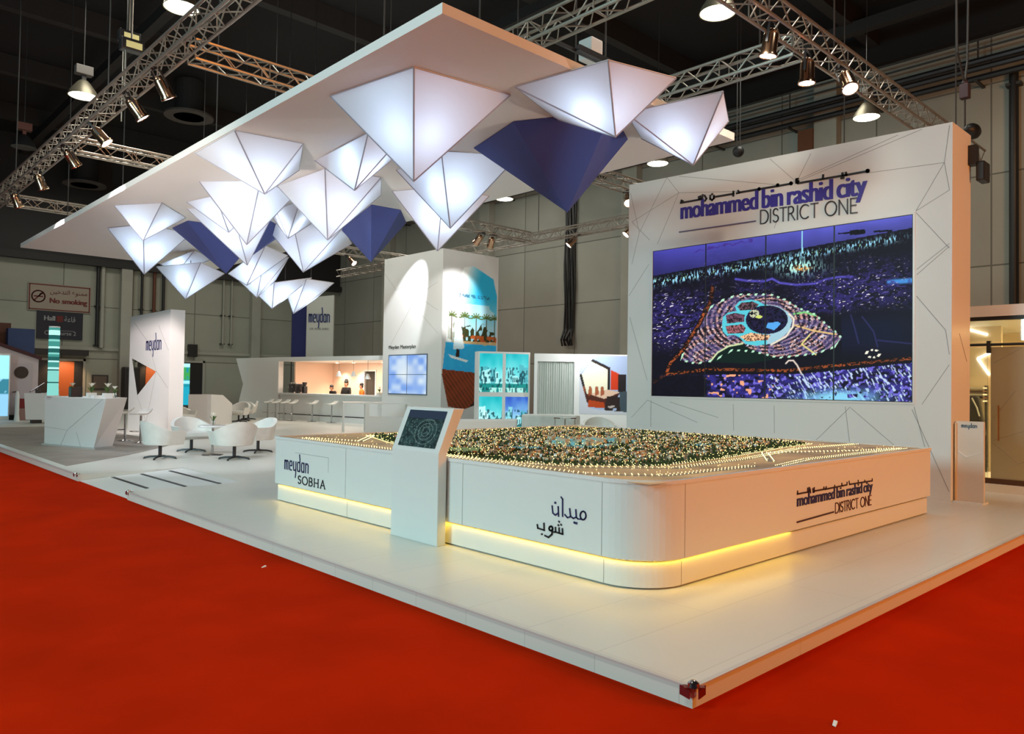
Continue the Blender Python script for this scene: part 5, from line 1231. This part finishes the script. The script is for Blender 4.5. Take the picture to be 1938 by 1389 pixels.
# ---------------------------------------------------------------- the bar
F0 = Vector((15.45, 31.15, 0)); F1 = Vector((16.58, 24.45, 0)); bd = (F1 - F0).normalized(); bn = Vector((-bd.y, bd.x, 0)); bl = (F1 - F0).length
def bq(m, a, b_, d0, d1, z0, z1, mi=0):
    p = [F0 + bd * a + bn * d0, F0 + bd * b_ + bn * d0, F0 + bd * b_ + bn * d1, F0 + bd * a + bn * d1]; return m.loft([(q.x, q.y, z0) for q in p], [(q.x, q.y, z1) for q in p], mi)
t = thing('bar_pavilion', tuple(F0 + Vector((0, 0, .12))), 'white bar pavilion with a warm orange lit interior', 'pavilion')
m = MB(); bq(m, -.02, bl, 0, 3.2, 2.62, 2.80); m.build('roof', M['white'], t)
P = [(-.02, .12), (-.02, 2.80), (-3.25, 2.78), (-2.65, 1.6), (-2.95, .8), (-3.0, .12)]
MB().slab([tuple(F0 + bd * x + Vector((0, 0, z))) for x, z in P], tuple(bn * .25)).build('side_wing', M['white'], t)
m = MB(); bq(m, 0, 2.3, 2.9, 3.0, .12, 2.62); bq(m, 3.0, bl, 2.9, 3.0, .12, 2.62); bq(m, 2.3, 3.0, 2.9, 3.0, 2.25, 2.62); m.build('back_wall', M['orange_wall'], t)
for s0 in (.0, bl - .1): m = MB(); bq(m, s0, s0 + .1, .8, 2.9, .12, 2.62); m.build('side_wall', M['orange_wall'], t)
m = MB(); bq(m, 2.3, 3.0, 3.0, 3.1, .12, 2.25); m.build('doorway', mat('dim_doorway', rgb(66, 60, 52), .8), t); m = MB(); bq(m, 2.24, 2.3, 2.86, 3.02, .12, 2.31); bq(m, 3.0, 3.06, 2.86, 3.02, .12, 2.31); bq(m, 2.24, 3.06, 2.86, 3.02, 2.25, 2.31); m.build('door_frame', M['white'], t)
for a in (1.0, 2.1, 4.0, 5.2):
    p = F0 + bd * a + bn * 2.4
    MB().lathe([(.07, 0), (.07, .012)], (p.x, p.y, 2.608), 14).build('downlight', emis('downlight', (1, .8, .55), 6), t)
    spot('bar_downlight', (p.x, p.y, 2.58), (p.x + .25, p.y, .12), 110, (1, .8, .62), 100, .6)
area('bar_ceiling_light', tuple(F0 + bd * 3.2 + bn * 1.4 + Vector((0, 0, 2.58))), tuple(F0 + bd * 3.2 + bn * 1.6), 2.2, 170, (1, .78, .62))
t = thing('bar_counter', tuple(F0 + bd * 3.3 + Vector((0, 0, .12))), 'long white bar counter with a dark foot rail', 'bar counter')
m = MB(); bq(m, .05, bl, .06, .70, .12, 1.19); m.build('body', M['white'], t)
m = MB(); bq(m, .0, bl, -.02, .76, 1.19, 1.25); m.build('worktop', M['white_gloss'], t)
q0, q1 = F0 + bd * .1 - bn * .06, F1 - bn * .06
MB().tube((q0.x, q0.y, .36), (q1.x, q1.y, .36), .022, 8).build('foot_rail', M['steel_dark'], t)
def onbar(a, d, z): p = F0 + bd * a + bn * d; return (p.x, p.y, z)
x, y, z = onbar(.75, .35, 1.25)
t = thing('coffee_machine', (x, y, z), 'black and steel coffee machine at the left end of the bar', 'coffee machine')
MB().box((x - .2, y - .3, z + .05), (x + .2, y + .3, z + .40)).build('body', M['steel_dark'], t, bevel=.02); MB().box((x - .24, y - .28, z), (x + .2, y + .28, z + .05)).build('drip_tray', M['chrome'], t)
m = MB()
for k in (-.15, .15): m.tube((x - .25, y + k, z + .26), (x - .2, y + k, z + .26), .035, 10).tube((x - .3, y + k, z + .24), (x - .25, y + k, z + .26), .012, 6)
m.build('group_heads', M['chrome'], t)
m = MB()
for i in range(5): m.lathe([(.03, 0), (.04, .06)], (x - .1 + .05 * (i % 2), y - .22 + .11 * i, z + .40), 10)
m.build('cups', M['paper'], t)
x, y, z = onbar(1.35, .35, 1.25)
t = thing('grinder', (x, y, z), 'dark coffee grinder right of the coffee machine', 'grinder')
MB().box((x - .09, y - .09, z), (x + .09, y + .09, z + .3)).build('body', M['black'], t, bevel=.02); MB().lathe([(.05, 0), (.10, .12), (.10, .17)], (x, y, z + .3), 14).build('hopper', M['dark'], t, True)
lily(*onbar(6.05, .3, 1.25), 'yellow green flower at the right end of the bar', 1.0)
for a, d, zb, lab in ((3.6, .3, 1.98, 'pendant lamp over the bar, left of three'), (4.5, .3, 1.98, 'pendant lamp over the bar, middle of three'), (5.35, .3, 1.88, 'pendant lamp over the bar, right of three')):
    x, y, z = onbar(a, d, zb)
    t = thing('pendant_lamp', (x, y, z), lab, 'pendant lamp', 'pendant lamps over the bar')
    shd = MB().lathe([(.03, .22), (.05, .20), (.11, .03), (.12, 0), (.11, 0), (.04, .17)], (x, y, z), 16).build('shade', M['paper'], t, True)
    MB().tube((x, y, z + .2), (x, y, 2.62), .007, 5).build('cord', M['dark'], t)
    MB().ball((x, y, z + .06), .04, 10, 6).build('bulb', emis('bulb_warm', (1, .85, .6), 8), shd, True)

# ---------------------------------------------------------------- people behind the bar
def person(loc, rz, h, label, shirt, lean=0.0, scarf=False):
    s = h / 1.75
    t = thing('person', loc, label, 'person', rz=rz); LOC[t.name] = (0, 0, 0)
    J = {}; V = []; E_ = []; R = []
    def jt(n, p, r, par=None):
        J[n] = len(V); lp = (p[0], p[1] + lean * max(0, p[2] - .95), p[2] - .25 * lean * max(0, p[2] - .95))
        V.append(tuple(c * s for c in lp)); R.append(r * s)
        if par: E_.append((J[par], J[n]))
    jt('pelvis', (0, 0, .95), .135); jt('waist', (0, 0, 1.1), .12, 'pelvis'); jt('chest', (0, .01, 1.3), .15, 'waist'); jt('neck0', (0, 0, 1.46), .075, 'chest'); jt('neck', (0, .01, 1.52), .055, 'neck0'); jt('head0', (0, .03, 1.6), .085, 'neck'); jt('head1', (0, .02, 1.69), .075, 'head0')
    for k, sd in (('l', -1), ('r', 1)):
        jt('sh' + k, (sd * .19, 0, 1.42), .065, 'chest'); jt('el' + k, (sd * .25, .04, 1.16), .045, 'sh' + k); jt('wr' + k, (sd * .17, .26, 1.10), .03, 'el' + k); jt('pa' + k, (sd * .155, .33, 1.10), .034, 'wr' + k)
        for q in range(4): jt('f%s%d' % (k, q), (sd * (.13 + .017 * q), .41 - .006 * abs(q - 1.4), 1.085), .009, 'pa' + k)
        jt('th' + k, (sd * .115, .37, 1.085), .010, 'pa' + k)
        jt('hp' + k, (sd * .09, 0, .88), .095, 'pelvis'); jt('kn' + k, (sd * .10, .02, .50), .06, 'hp' + k); jt('an' + k, (sd * .10, -.01, .09), .042, 'kn' + k); jt('to' + k, (sd * .115, .15, .035), .036, 'an' + k)
    def skin(name, keep, grow, m):
        idx = [i for n, i in J.items() if keep(n)]; mp = {i: k for k, i in enumerate(idx)}
        me = bpy.data.meshes.new(name); me.from_pydata([V[i] for i in idx], [(mp[a], mp[b_]) for a, b_ in E_ if a in mp and b_ in mp], [])
        o = bpy.data.objects.new(name, me); COL.objects.link(o)
        o.modifiers.new('skin', 'SKIN'); sd_ = o.modifiers.new('sub', 'SUBSURF'); sd_.levels = 1; sd_.render_levels = 1
        for k, i in enumerate(idx): me.skin_vertices[0].data[k].radius = (R[i] * grow, R[i] * grow)
        me.skin_vertices[0].data[0].use_root = True
        dg = bpy.context.evaluated_depsgraph_get(); dg.update()
        m2 = bpy.data.meshes.new_from_object(o.evaluated_get(dg)); bpy.data.objects.remove(o)
        m2.materials.clear(); m2.materials.append(m); m2.polygons.foreach_set('use_smooth', [True] * len(m2.polygons))
        o2 = bpy.data.objects.new(name, m2); COL.objects.link(o2); o2.parent = t; return o2
    skin('body', lambda n: True, 1.0, mat('skin_tone', rgb(186, 130, 100), .55))
    skin('shirt', lambda n: n in ('pelvis', 'waist', 'chest', 'neck0', 'shl', 'shr', 'ell', 'elr', 'wrl', 'wrr'), 1.22, shirt)
    skin('trousers', lambda n: n in ('pelvis', 'hpl', 'hpr', 'knl', 'knr', 'anl', 'anr'), 1.15, M['dark'])
    hx, hy, hz = [c for c in V[J['head1']]]
    m = MB(); m.ball((hx, hy - .03 * s, hz + .030 * s), .100 * s, 14, 10, sc=(.95, 1.0, .85)); m.ball((hx, hy - .055 * s, hz - .05 * s), .09 * s, 12, 8, sc=(1.0, .65, 1.1))
    if scarf: m.ball((hx, hy - .03 * s, hz + .1 * s), .075 * s, 12, 8)
    m.build('hair', M['black'], t, True)
    m = MB(); m.ball((hx, hy + .105 * s, hz - .055 * s), .016 * s, 8, 6, sc=(.8, 1.2, 1.5))
    for sd in (-1, 1): m.ball((hx + sd * .088 * s, hy - .0, hz - .045 * s), .022 * s, 8, 6, sc=(.5, .8, 1.3))
    m.build('face_features', mat('skin_face', rgb(180, 122, 94), .55), t, True)
    m = MB()
    for sd in (-1, 1): m.ball((hx + sd * .032 * s, hy + .082 * s, hz - .04 * s), .009 * s, 8, 6)
    m.box((hx - .022 * s, hy + .083 * s, hz - .108 * s), (hx + .022 * s, hy + .098 * s, hz - .102 * s))
    m.build('eyes_and_mouth', mat('dark_brown_features', rgb(60, 26, 22), .6), t)
    return t
blk = mat('black_cloth', (.012, .011, .012), .85)
person(onbar(2.25, 1.25, .12), PI / 2 + .1, 1.52, 'person in black leaning over behind the bar, left of three', blk, .28)
person(onbar(2.95, 1.3, .12), PI / 2 + .3, 1.68, 'person in black with bulky dark hair standing behind the bar, middle of three', blk, .05, True)
person(onbar(3.25, 1.9, .12), PI / 2 - .4, 1.58, 'dark haired person in an orange top behind the bar, right of three', mat('orange_top', rgb(200, 110, 30), .8), .05)

# ---------------------------------------------------------------- glazed meeting room at the right
GX = 14.2
t = thing('meeting_room', (GX, 1.5, .12), 'warmly lit glazed meeting room at the right edge of the picture', 'room')
MB().box((GX - .12, -5, .12), (18.6, 6.0, .25)).build('raised_floor', M['white'], t)
MB().box((GX - .06, -5, 2.96), (18.6, 6.0, 3.14)).build('roof_panel', M['white'], t)
m = MB(); m.box((18.4, -5, .25), (18.6, 6.0, 2.96)); m.box((GX + .1, 5.8, .25), (18.4, 6.0, 2.96)); m.build('back_wall', mat('cream_wall', (.74, .62, .42), .6), t)
MB().box((GX - .04, -5, 2.90), (GX + .06, 6.0, 2.96)).build('top_track', M['black'], t)
MB().tube((GX - .07, -5, 2.50), (GX - .07, 5.5, 2.50), .022, 8).build('door_rail', M['black'], t)
for y in (3.66, 1.2, -1.2):
    m = MB(); m.box((GX - .1, y - .03, 2.36), (GX - .03, y + .03, 2.56)); m.build('rail_bracket', M['black'], t, bevel=.005)
def pane(y0, y1, z0, z1, nm, mm, x=GX): return MB().box((x, y0, z0), (x + .015, y1, z1)).build(nm, mm, t)
sl = pane(-1.2, 3.64, .33, 2.46, 'sliding_door', M['frost'], GX - .05); pane(-4.9, -1.25, .27, 2.46, 'glass_pane', M['frost']); pane(-4.9, 5.8, 2.56, 2.90, 'glass_pane', M['glass']); pane(3.7, 5.8, .27, 2.46, 'glass_pane', M['glass'])
MB().box((GX - .06, -5, .25), (GX + .02, 6, .335)).build('bottom_track', mat('brown_track', rgb(82, 56, 36), .5), t)
MB().tube((GX - .11, 3.52, .95), (GX - .11, 3.52, 1.52), .016, 8).tube((GX - .11, 3.52, 1.0), (GX - .04, 3.52, 1.0), .01, 6).tube((GX - .11, 3.52, 1.47), (GX - .04, 3.52, 1.47), .01, 6).build('door_handle', mat('brass', (.55, .38, .2), .3, 1), sl)
gm = MB()
for p, q in (((3.6, .95), (3.1, 1.15)), ((3.6, .9), (3.25, .6)), ((3.25, .6), (2.6, .9)), ((3.1, 1.15), (2.5, 1.9)), ((3.6, 2.2), (3.2, 2.44)), ((3.6, 1.3), (3.3, 1.75))): gm.tube((GX - .053, p[0], p[1]), (GX - .053, q[0], q[1]), .004, 4)
gm.build('etched_lines', M['groove'], sl)
gl = MB()
for p, q in (((4.55, 2.92), (4.22, 2.8)), ((4.15, 2.47), (4.38, 2.36)), ((4.38, 2.36), (4.19, 2.05))): gl.tube((16.2, p[0], p[1]), (16.2, q[0], q[1]), .02, 6)
gl.build('light_line', emis('cream_light_line', (1, .86, .6), 5), t)
MB().box((16.22, 4.0, .25), (16.3, 5.8, 2.96)).build('inner_wall', mat('inner_cream', (.76, .64, .46), .6), t)
area('meeting_room_light', (16.0, 2.2, 2.9), (16.2, 2.4, .2), 2.0, 210, (1.0, .70, .30))
t = thing('slatted_shelf', (16.05, 4.6, .25), 'striped shelf glimpsed between the video wall and the frosted door', 'shelf')
for k in range(5): MB().box((15.85, 4.2, 1.55 + k * .06), (16.18, 5.0, 1.575 + k * .06)).build('slat', M['brown'] if k % 2 else M['paper'], t)
for y in (4.22, 4.96): MB().box((16.1, y - .02, .25), (16.18, y + .02, 1.85)).build('upright', M['dark'], t)
t = thing('dark_jacket', (15.4, 4.27, .25), 'dark jacket glimpsed in the gap beside the frosted sliding door', 'jacket')
m = MB(); m.loft([(15.3, 4.02, .95), (15.45, 4.02, .95), (15.45, 4.5, .95), (15.3, 4.5, .95)], [(15.28, 4.12, 1.66), (15.45, 4.12, 1.66), (15.45, 4.42, 1.66), (15.28, 4.42, 1.66)]); m.build('jacket_body', M['black'], t, bevel=.05)
MB().path([(15.27, 4.22, 1.62), (15.26, 4.14, 1.45), (15.26, 4.1, 1.3)], .012, 5).build('white_lapel', M['paper'], t)
m = MB(); m.tube((15.38, 4.27, .25), (15.38, 4.27, 1.6), .02, 8).lathe([(.16, 0), (.16, .02)], (15.38, 4.27, .25), 16).tube((15.38, 4.08, 1.64), (15.38, 4.46, 1.64), .015, 6); m.build('valet_stand', M['steel_dark'], t)
t = thing('sign_stand', (12.42, 3.47, .12), 'slim white floor sign beside the right end of the video wall', 'sign stand')
MB().box((12.30, 3.26, .12), (12.56, 3.645, .145)).build('base_plate', M['white'], t)
MB().box((12.40, 3.275, .145), (12.46, 3.635, 1.30)).build('panel', mat('pearly_acrylic', (.70, .62, .52), .25), t, bevel=.006)
m = MB(); word(m, Plane((12.40, 3.56, 1.21), (0, -1, 0)), 'meydan', LOGO, 0, 0, .20, .035, .007, .005); m.build('lettering', M['navy'], t)
m = MB(); m.path([(12.398, 3.60, .86), (12.398, 3.50, .78), (12.398, 3.30, .86)], .006, 5); m.build('light_line', M['paper'], t)
MB().box((12.38, 3.62, .145), (12.48, 3.645, 1.27)).build('side_post', mat('golden_edge', (.72, .48, .24), .4), t)

# ---------------------------------------------------------------- far hall wall: signs, doors, banners, neighbours
HY = 44.98
t = thing('no_smoking_sign', (10.05, HY, 5.2), 'wide No smoking board with a red border on the hall wall', 'sign')
MB().box((8.60, HY - .06, 5.2), (11.48, HY, 6.6)).build('board', mat('sign_board', rgb(150, 138, 124), .6), t)
rd = mat('sign_red', rgb(96, 20, 14), .6)
m = MB()
for a, b_ in (((8.64, 5.24), (11.44, 5.29)), ((8.64, 6.51), (11.44, 6.56)), ((8.64, 5.24), (8.69, 6.56)), ((11.39, 5.24), (11.44, 6.56))): m.box((a[0], HY - .075, a[1]), (b_[0], HY - .06, b_[1]))
m.build('border', rd, t)
sg = Plane((8.6, HY - .06, 5.2), (1, 0, 0))
m = MB(); strokes(m, sg, [arc(.46, .72, .29, .29, 0, 360, 24), [(.27, .5), (.65, .94)], [(.28, .72), (.64, .72)], [(.5, .76), (.56, .86), (.64, .86)]], .06, .014); m.build('symbol', rd, t)
font('lettering', 'No smoking', sg, .98, .34, 1.72, .34, rd, t, bold=.018, depth=.014)
ar = lambda cps: ''.join(chr(c) for c in reversed(cps))
def arabic(text, *a, **k):
    return font('arabic_lettering', text, *a, **k)
arabic(ar([0xFEE3, 0xFEE4, 0xFEE8, 0xFEEE, 0xFEC9, 0x20, 0xFE8D, 0xFEDF, 0xFE98, 0xFEAA, 0xFEA7, 0xFEF4, 0xFEE6]), sg, .98, .80, 1.72, .34, rd, t, depth=.014)
t = thing('hall_sign', (10.08, HY, 3.78), 'dark blue Hall sign under the No smoking board', 'sign')
MB().box((9.02, HY - .07, 3.76), (11.13, HY, 5.18)).build('board', mat('sign_navy', rgb(16, 17, 34), .5), t)
hs = Plane((9.02, HY - .07, 3.76), (1, 0, 0)); wl_ = mat('sign_white', rgb(150, 150, 150), .6)
font('lettering', 'Hall', hs, .33, .95, .48, .24, wl_, t, bold=.012); arabic(ar([0xFED7, 0xFE8E, 0xFECB, 0xFE94]), hs, 1.25, .93, .5, .28, wl_, t)
MB().box((9.90, HY - .08, 4.66), (10.2, HY - .07, 4.98)).build('red_square', rd, t)
font('lettering', 'Concourse 2', hs, .35, .22, 1.45, .2, wl_, t); MB().box((9.5, HY - .075, 4.2), (10.75, HY - .07, 4.215)).build('rule', wl_, t)
# doors
def door(n, x0, x1, z1, leaf, lx0, lx1):
    o = bpy.data.objects.new('door_%d' % n, None); COL.objects.link(o); o.location = (x0, HY, 0); LOC[o.name] = (x0, HY, 0); tag(o, kind='structure')
    MB().box((x0, HY - .03, 0), (x1, HY - .005, z1)).build('opening', M['black'], o)
    lf = MB().box((lx0, HY - .07, 0), (lx1, HY - .03, z1 - .05)).build('door_leaf', leaf, o)
    m = MB(); m.box((x0 - .12, HY - .1, 0), (x0, HY, z1 + .12)).box((x1, HY - .1, 0), (x1 + .12, HY, z1 + .12)).box((x0 - .12, HY - .1, z1), (x1 + .12, HY, z1 + .12)); m.build('door_frame', M['pil'], o)
    MB().box((lx1 - .16, HY - .12, 1.0), (lx1 - .1, HY - .07, 1.2)).build('door_handle', M['chrome'], lf)
door(1, 8.95, 11.2, 2.66, M['orange_door'], 9.95, 10.78)
door(2, 16.38, 17.5, 2.76, M['black'], 16.42, 16.9)
door(3, 13.9, 15.5, 2.7, M['orange_door'], 14.35, 15.3)
t = thing('entrance_lintel', (10, HY, 3.0), 'dark lintel strip above the left hall doors', 'lintel'); MB().box((8.6, HY - .3, 2.95), (11.4, HY, 3.24)).build('lintel', M['black'], t)
spot('doorway_light', (10.4, 43.5, 2.6), (10.3, 44.98, 1.4), 120, (1, .6, .3), 90, .5)
spot('doorway_light', (14.9, 43.6, 2.6), (14.8, 44.98, 1.4), 80, (1, .6, .3), 90, .5)
t = thing('notice_frame', (12.0, HY, 1.2), 'dark framed notice on the hall wall behind the reception desk', 'notice')
MB().box((11.65, HY - .05, 1.15), (12.45, HY, 1.95)).build('frame', M['dark'], t); MB().box((11.73, HY - .06, 1.22), (12.37, HY - .05, 1.88)).build('sheet', mat('notice_sheet', rgb(104, 92, 80), .7), t)
t = thing('dark_cabinet', (13.2, 44.4, 0), 'tall black cabinet against the hall wall left of the totem', 'cabinet')
MB().box((12.95, 43.9, 0.0), (13.75, 44.5, 2.4)).build('body', M['black'], t, bevel=.06)
t = thing('wall_speaker', (16.85, HY, 3.1), 'small black box on the hall wall right of the totem', 'speaker'); MB().box((16.62, HY - .3, 3.1), (17.1, HY, 3.82)).build('body', M['black'], t, bevel=.02); MB().lathe([(.05, 0), (.05, .01)], (0, 0, 0), 10).build('badge', M['chrome'], t).location = (.02, -.31, .45)
for (x, z0, r_, mm, lab) in ((12.02, 3.4, .10, 'pil', 'pale vertical pipe right of the No smoking board'), (11.78, 3.5, .09, 'black', 'black vertical pipe right of the No smoking board'), (14.0, 3.6, .07, 'black', 'thin black vertical pipe above the totem, left one'), (14.65, 3.6, .09, 'brown', 'brown vertical pipe above the totem'), (15.15, 3.6, .08, 'black', 'thin black vertical pipe above the totem, right one'), (18.6, 3.9, .05, 'pil', 'thin pale conduit on the hall wall, left of a pair'), (19.1, 3.9, .05, 'pil', 'thin pale conduit on the hall wall, right of a pair')):
    t = thing('wall_pipe', (x, 44.8, z0), lab, 'pipe', 'vertical pipes on the hall wall')
    MB().tube((x, 44.8, z0), (x, 44.8, 7.8), r_, 10).build('pipe', M[mm], t, True); [MB().box((x - .12, 44.78, q), (x + .12, 44.98, q + .06)).build('clip', M['dark'], t) for q in (z0, 5.6)]
t = thing('teal_poster', (11.3, 30.6, .12), 'narrow turquoise backlit poster just right of the totem', 'poster')
MB().box((11.08, 30.75, .12), (11.5, 30.85, 2.42)).build('case', M['dark'], t)
def teal_p(u, v):
    n = vnoise(u * 4, v * 12, 5); C_ = np.zeros(u.shape + (3,)) + np.array((.06, .55, .62)); C_ = mixc(C_, (v > .62) * (n > .35) * .9, (.25, .62, .28)); C_ = mixc(C_, (v < .45) * 1., (.10, .62, .72)); C_ = mixc(C_, (np.abs(v - .55) < .03) * 1., (.6, .9, .95)); return mixc(C_, (v > .9) * 1., (.7, .95, .95))
picture('picture', (11.1, 30.74, .75), (.38, 0, 0), (0, 0, 1.64), 10, 40, teal_p, M['bright_screen'], t)
bA = Vector((17.6, 32.79, 0)); bB = Vector((18.52, 31.91, 0)); bv = (bB - bA).normalized(); bnn = Vector((bv.y, -bv.x, 0))
t = thing('banner_panel', (18.0, 32.3, .12), 'tall grey white banner panel rising behind the bar', 'banner')
p = [bA, bB, bB - bnn * .16 , bA - bnn * .16]; MB().loft([(q.x, q.y, .12) for q in p], [(p[0].x, p[0].y, 5.72), (p[1].x, p[1].y, 5.86), (p[2].x, p[2].y, 5.86), (p[3].x, p[3].y, 5.72)]).build('panel', mat('banner_grey', (.50, .50, .45), .6), t)
bp = Plane(tuple(bA + Vector((0, 0, 4.3))), tuple(bv))
m = MB(); word(m, bp, 'meydan', LOGO, .12, .28, .98, .36, .055, .01); m.build('lettering', M['navy'], t); font('lettering', 'LIVE. WORK. INVEST.', bp, .16, -.10, .92, .1, M['dark'], t)
t = thing('blue_banner', (17.8, 34.0, .12), 'dark blue banner left of the grey banner panel', 'banner')
MB().slab([(17.57, 34.19, 2.9), (18.15, 33.65, 2.9), (18.15, 33.65, 5.5), (17.57, 34.19, 5.5)], (.03, .03, 0)).build('cloth', mat('banner_blue', rgb(28, 32, 92), .7), t); MB().tube((17.6, 34.2, .12), (17.6, 34.2, 5.55), .03, 8).tube((18.14, 33.7, .12), (18.14, 33.7, 5.55), .03, 8).build('poles', M['dark'], t)
# neighbouring stand at the far left
t = thing('gabled_booth', (5.9, 34.0, .12), 'pinkish white gabled booth with a porthole door at the left edge', 'booth')
MB().slab([(4.4, 34.0, .3), (6.93, 34.0, .3), (6.93, 34.0, 2.45), (4.4, 34.0, 3.35)], (0, 1.2, 0)).build('front_wall', mat('booth_white', rgb(190, 180, 184), .6), t)
MB().slab([(4.4, 33.9, 3.36), (7.02, 33.9, 2.42), (7.02, 33.9, 2.54), (4.4, 33.9, 3.50)], (0, 1.4, 0)).build('roof_edge', mat('booth_maroon', rgb(60, 18, 24), .6), t)
MB().box((4.3, 33.9, .12), (7.0, 35.2, .30)).build('plinth', M['black'], t)
bd_ = MB().box((6.0, 33.96, .32), (6.72, 34.0, 2.28)).build('booth_door', mat('booth_door_grey', rgb(176, 170, 176), .5), t)
m = MB(); m.tube((6.36, 33.93, 1.93), (6.36, 33.97, 1.93), .23, 24); m.build('porthole', M['black'], bd_); MB().tube((6.08, 33.9, 1.18), (6.2, 33.9, 1.2), .02, 6).build('door_handle', M['dark'], bd_)
t = thing('cyan_lightbox', (5.6, 33.6, .12), 'bright cyan lightbox at the left edge of the picture', 'lightbox')
MB().box((4.9, 33.5, .12), (5.92, 33.75, 2.62)).build('case', M['white'], t)
picture('picture', (4.95, 33.49, .3), (.93, 0, 0), (0, 0, 2.25), 20, 40, lambda u, v: mixc(mixc(np.zeros(u.shape + (3,)) + np.array((.55, .78, .92)), (v > .62) * 1., (.62, .93, .98)), (v > .35) * (v < .62) * (vnoise(u * 9, v * 15, 2) > .4) * .8, (.12, .42, .48)), M['bright_screen'], t)
t = thing('blue_block', (6.4, 36, .12), 'dark blue partition rising behind the gabled booth', 'partition'); MB().box((6.25, 36.0, .12), (7.18, 36.4, 3.72)).build('panel', mat('block_blue', rgb(42, 66, 110), .6), t)
t = thing('brown_block', (5.6, 36.6, .12), 'brown partition rising behind the gabled booth at the left edge', 'partition'); MB().box((4.2, 36.6, .12), (6.45, 37.0, 3.95)).build('panel', M['brown'], t)
t = thing('white_post', (5.95, 32.4, .12), 'slim white post in front of the gabled booth', 'post'); MB().lathe([(.10, 0), (.09, .1), (.07, .3), (.07, .95), (.05, 1.05), (.03, 1.12)], (5.97, 32.4, .12), 14).build('post', M['paper'], t, True)
t = thing('red_counter', (6.35, 33.3, .12), 'small dark red counter beside the white post', 'counter'); MB().box((6.12, 33.1, .12), (6.62, 33.5, .60)).build('base', mat('counter_pink', rgb(150, 110, 100), .6), t); MB().box((6.1, 33.08, .60), (6.64, 33.52, .95)).build('front', M['red'], t)
struct('trim_8', MB().box((3.9, 29.0, .121), (7.5, 33.4, .15)), mat('pale_edge', (.55, .54, .48), .6))

for (x, y, lab) in ((3.2, 6.7, 'tiny white scrap of paper on the red carpet left of the stage'), (3.92, 1.70, 'tiny pale scrap on the red carpet near the front corner of the stage')):
    t = MB().loft([(x, y, .002), (x + .05, y + .012, .002), (x + .045, y + .03, .002), (x + .005, y + .02, .002)], [(x, y, .005), (x + .05, y + .012, .014), (x + .045, y + .03, .016), (x + .005, y + .02, .006)]).build('paper_scrap', M['paper']); tag(t, lab, 'scrap of paper', 'paper scraps on the carpet')
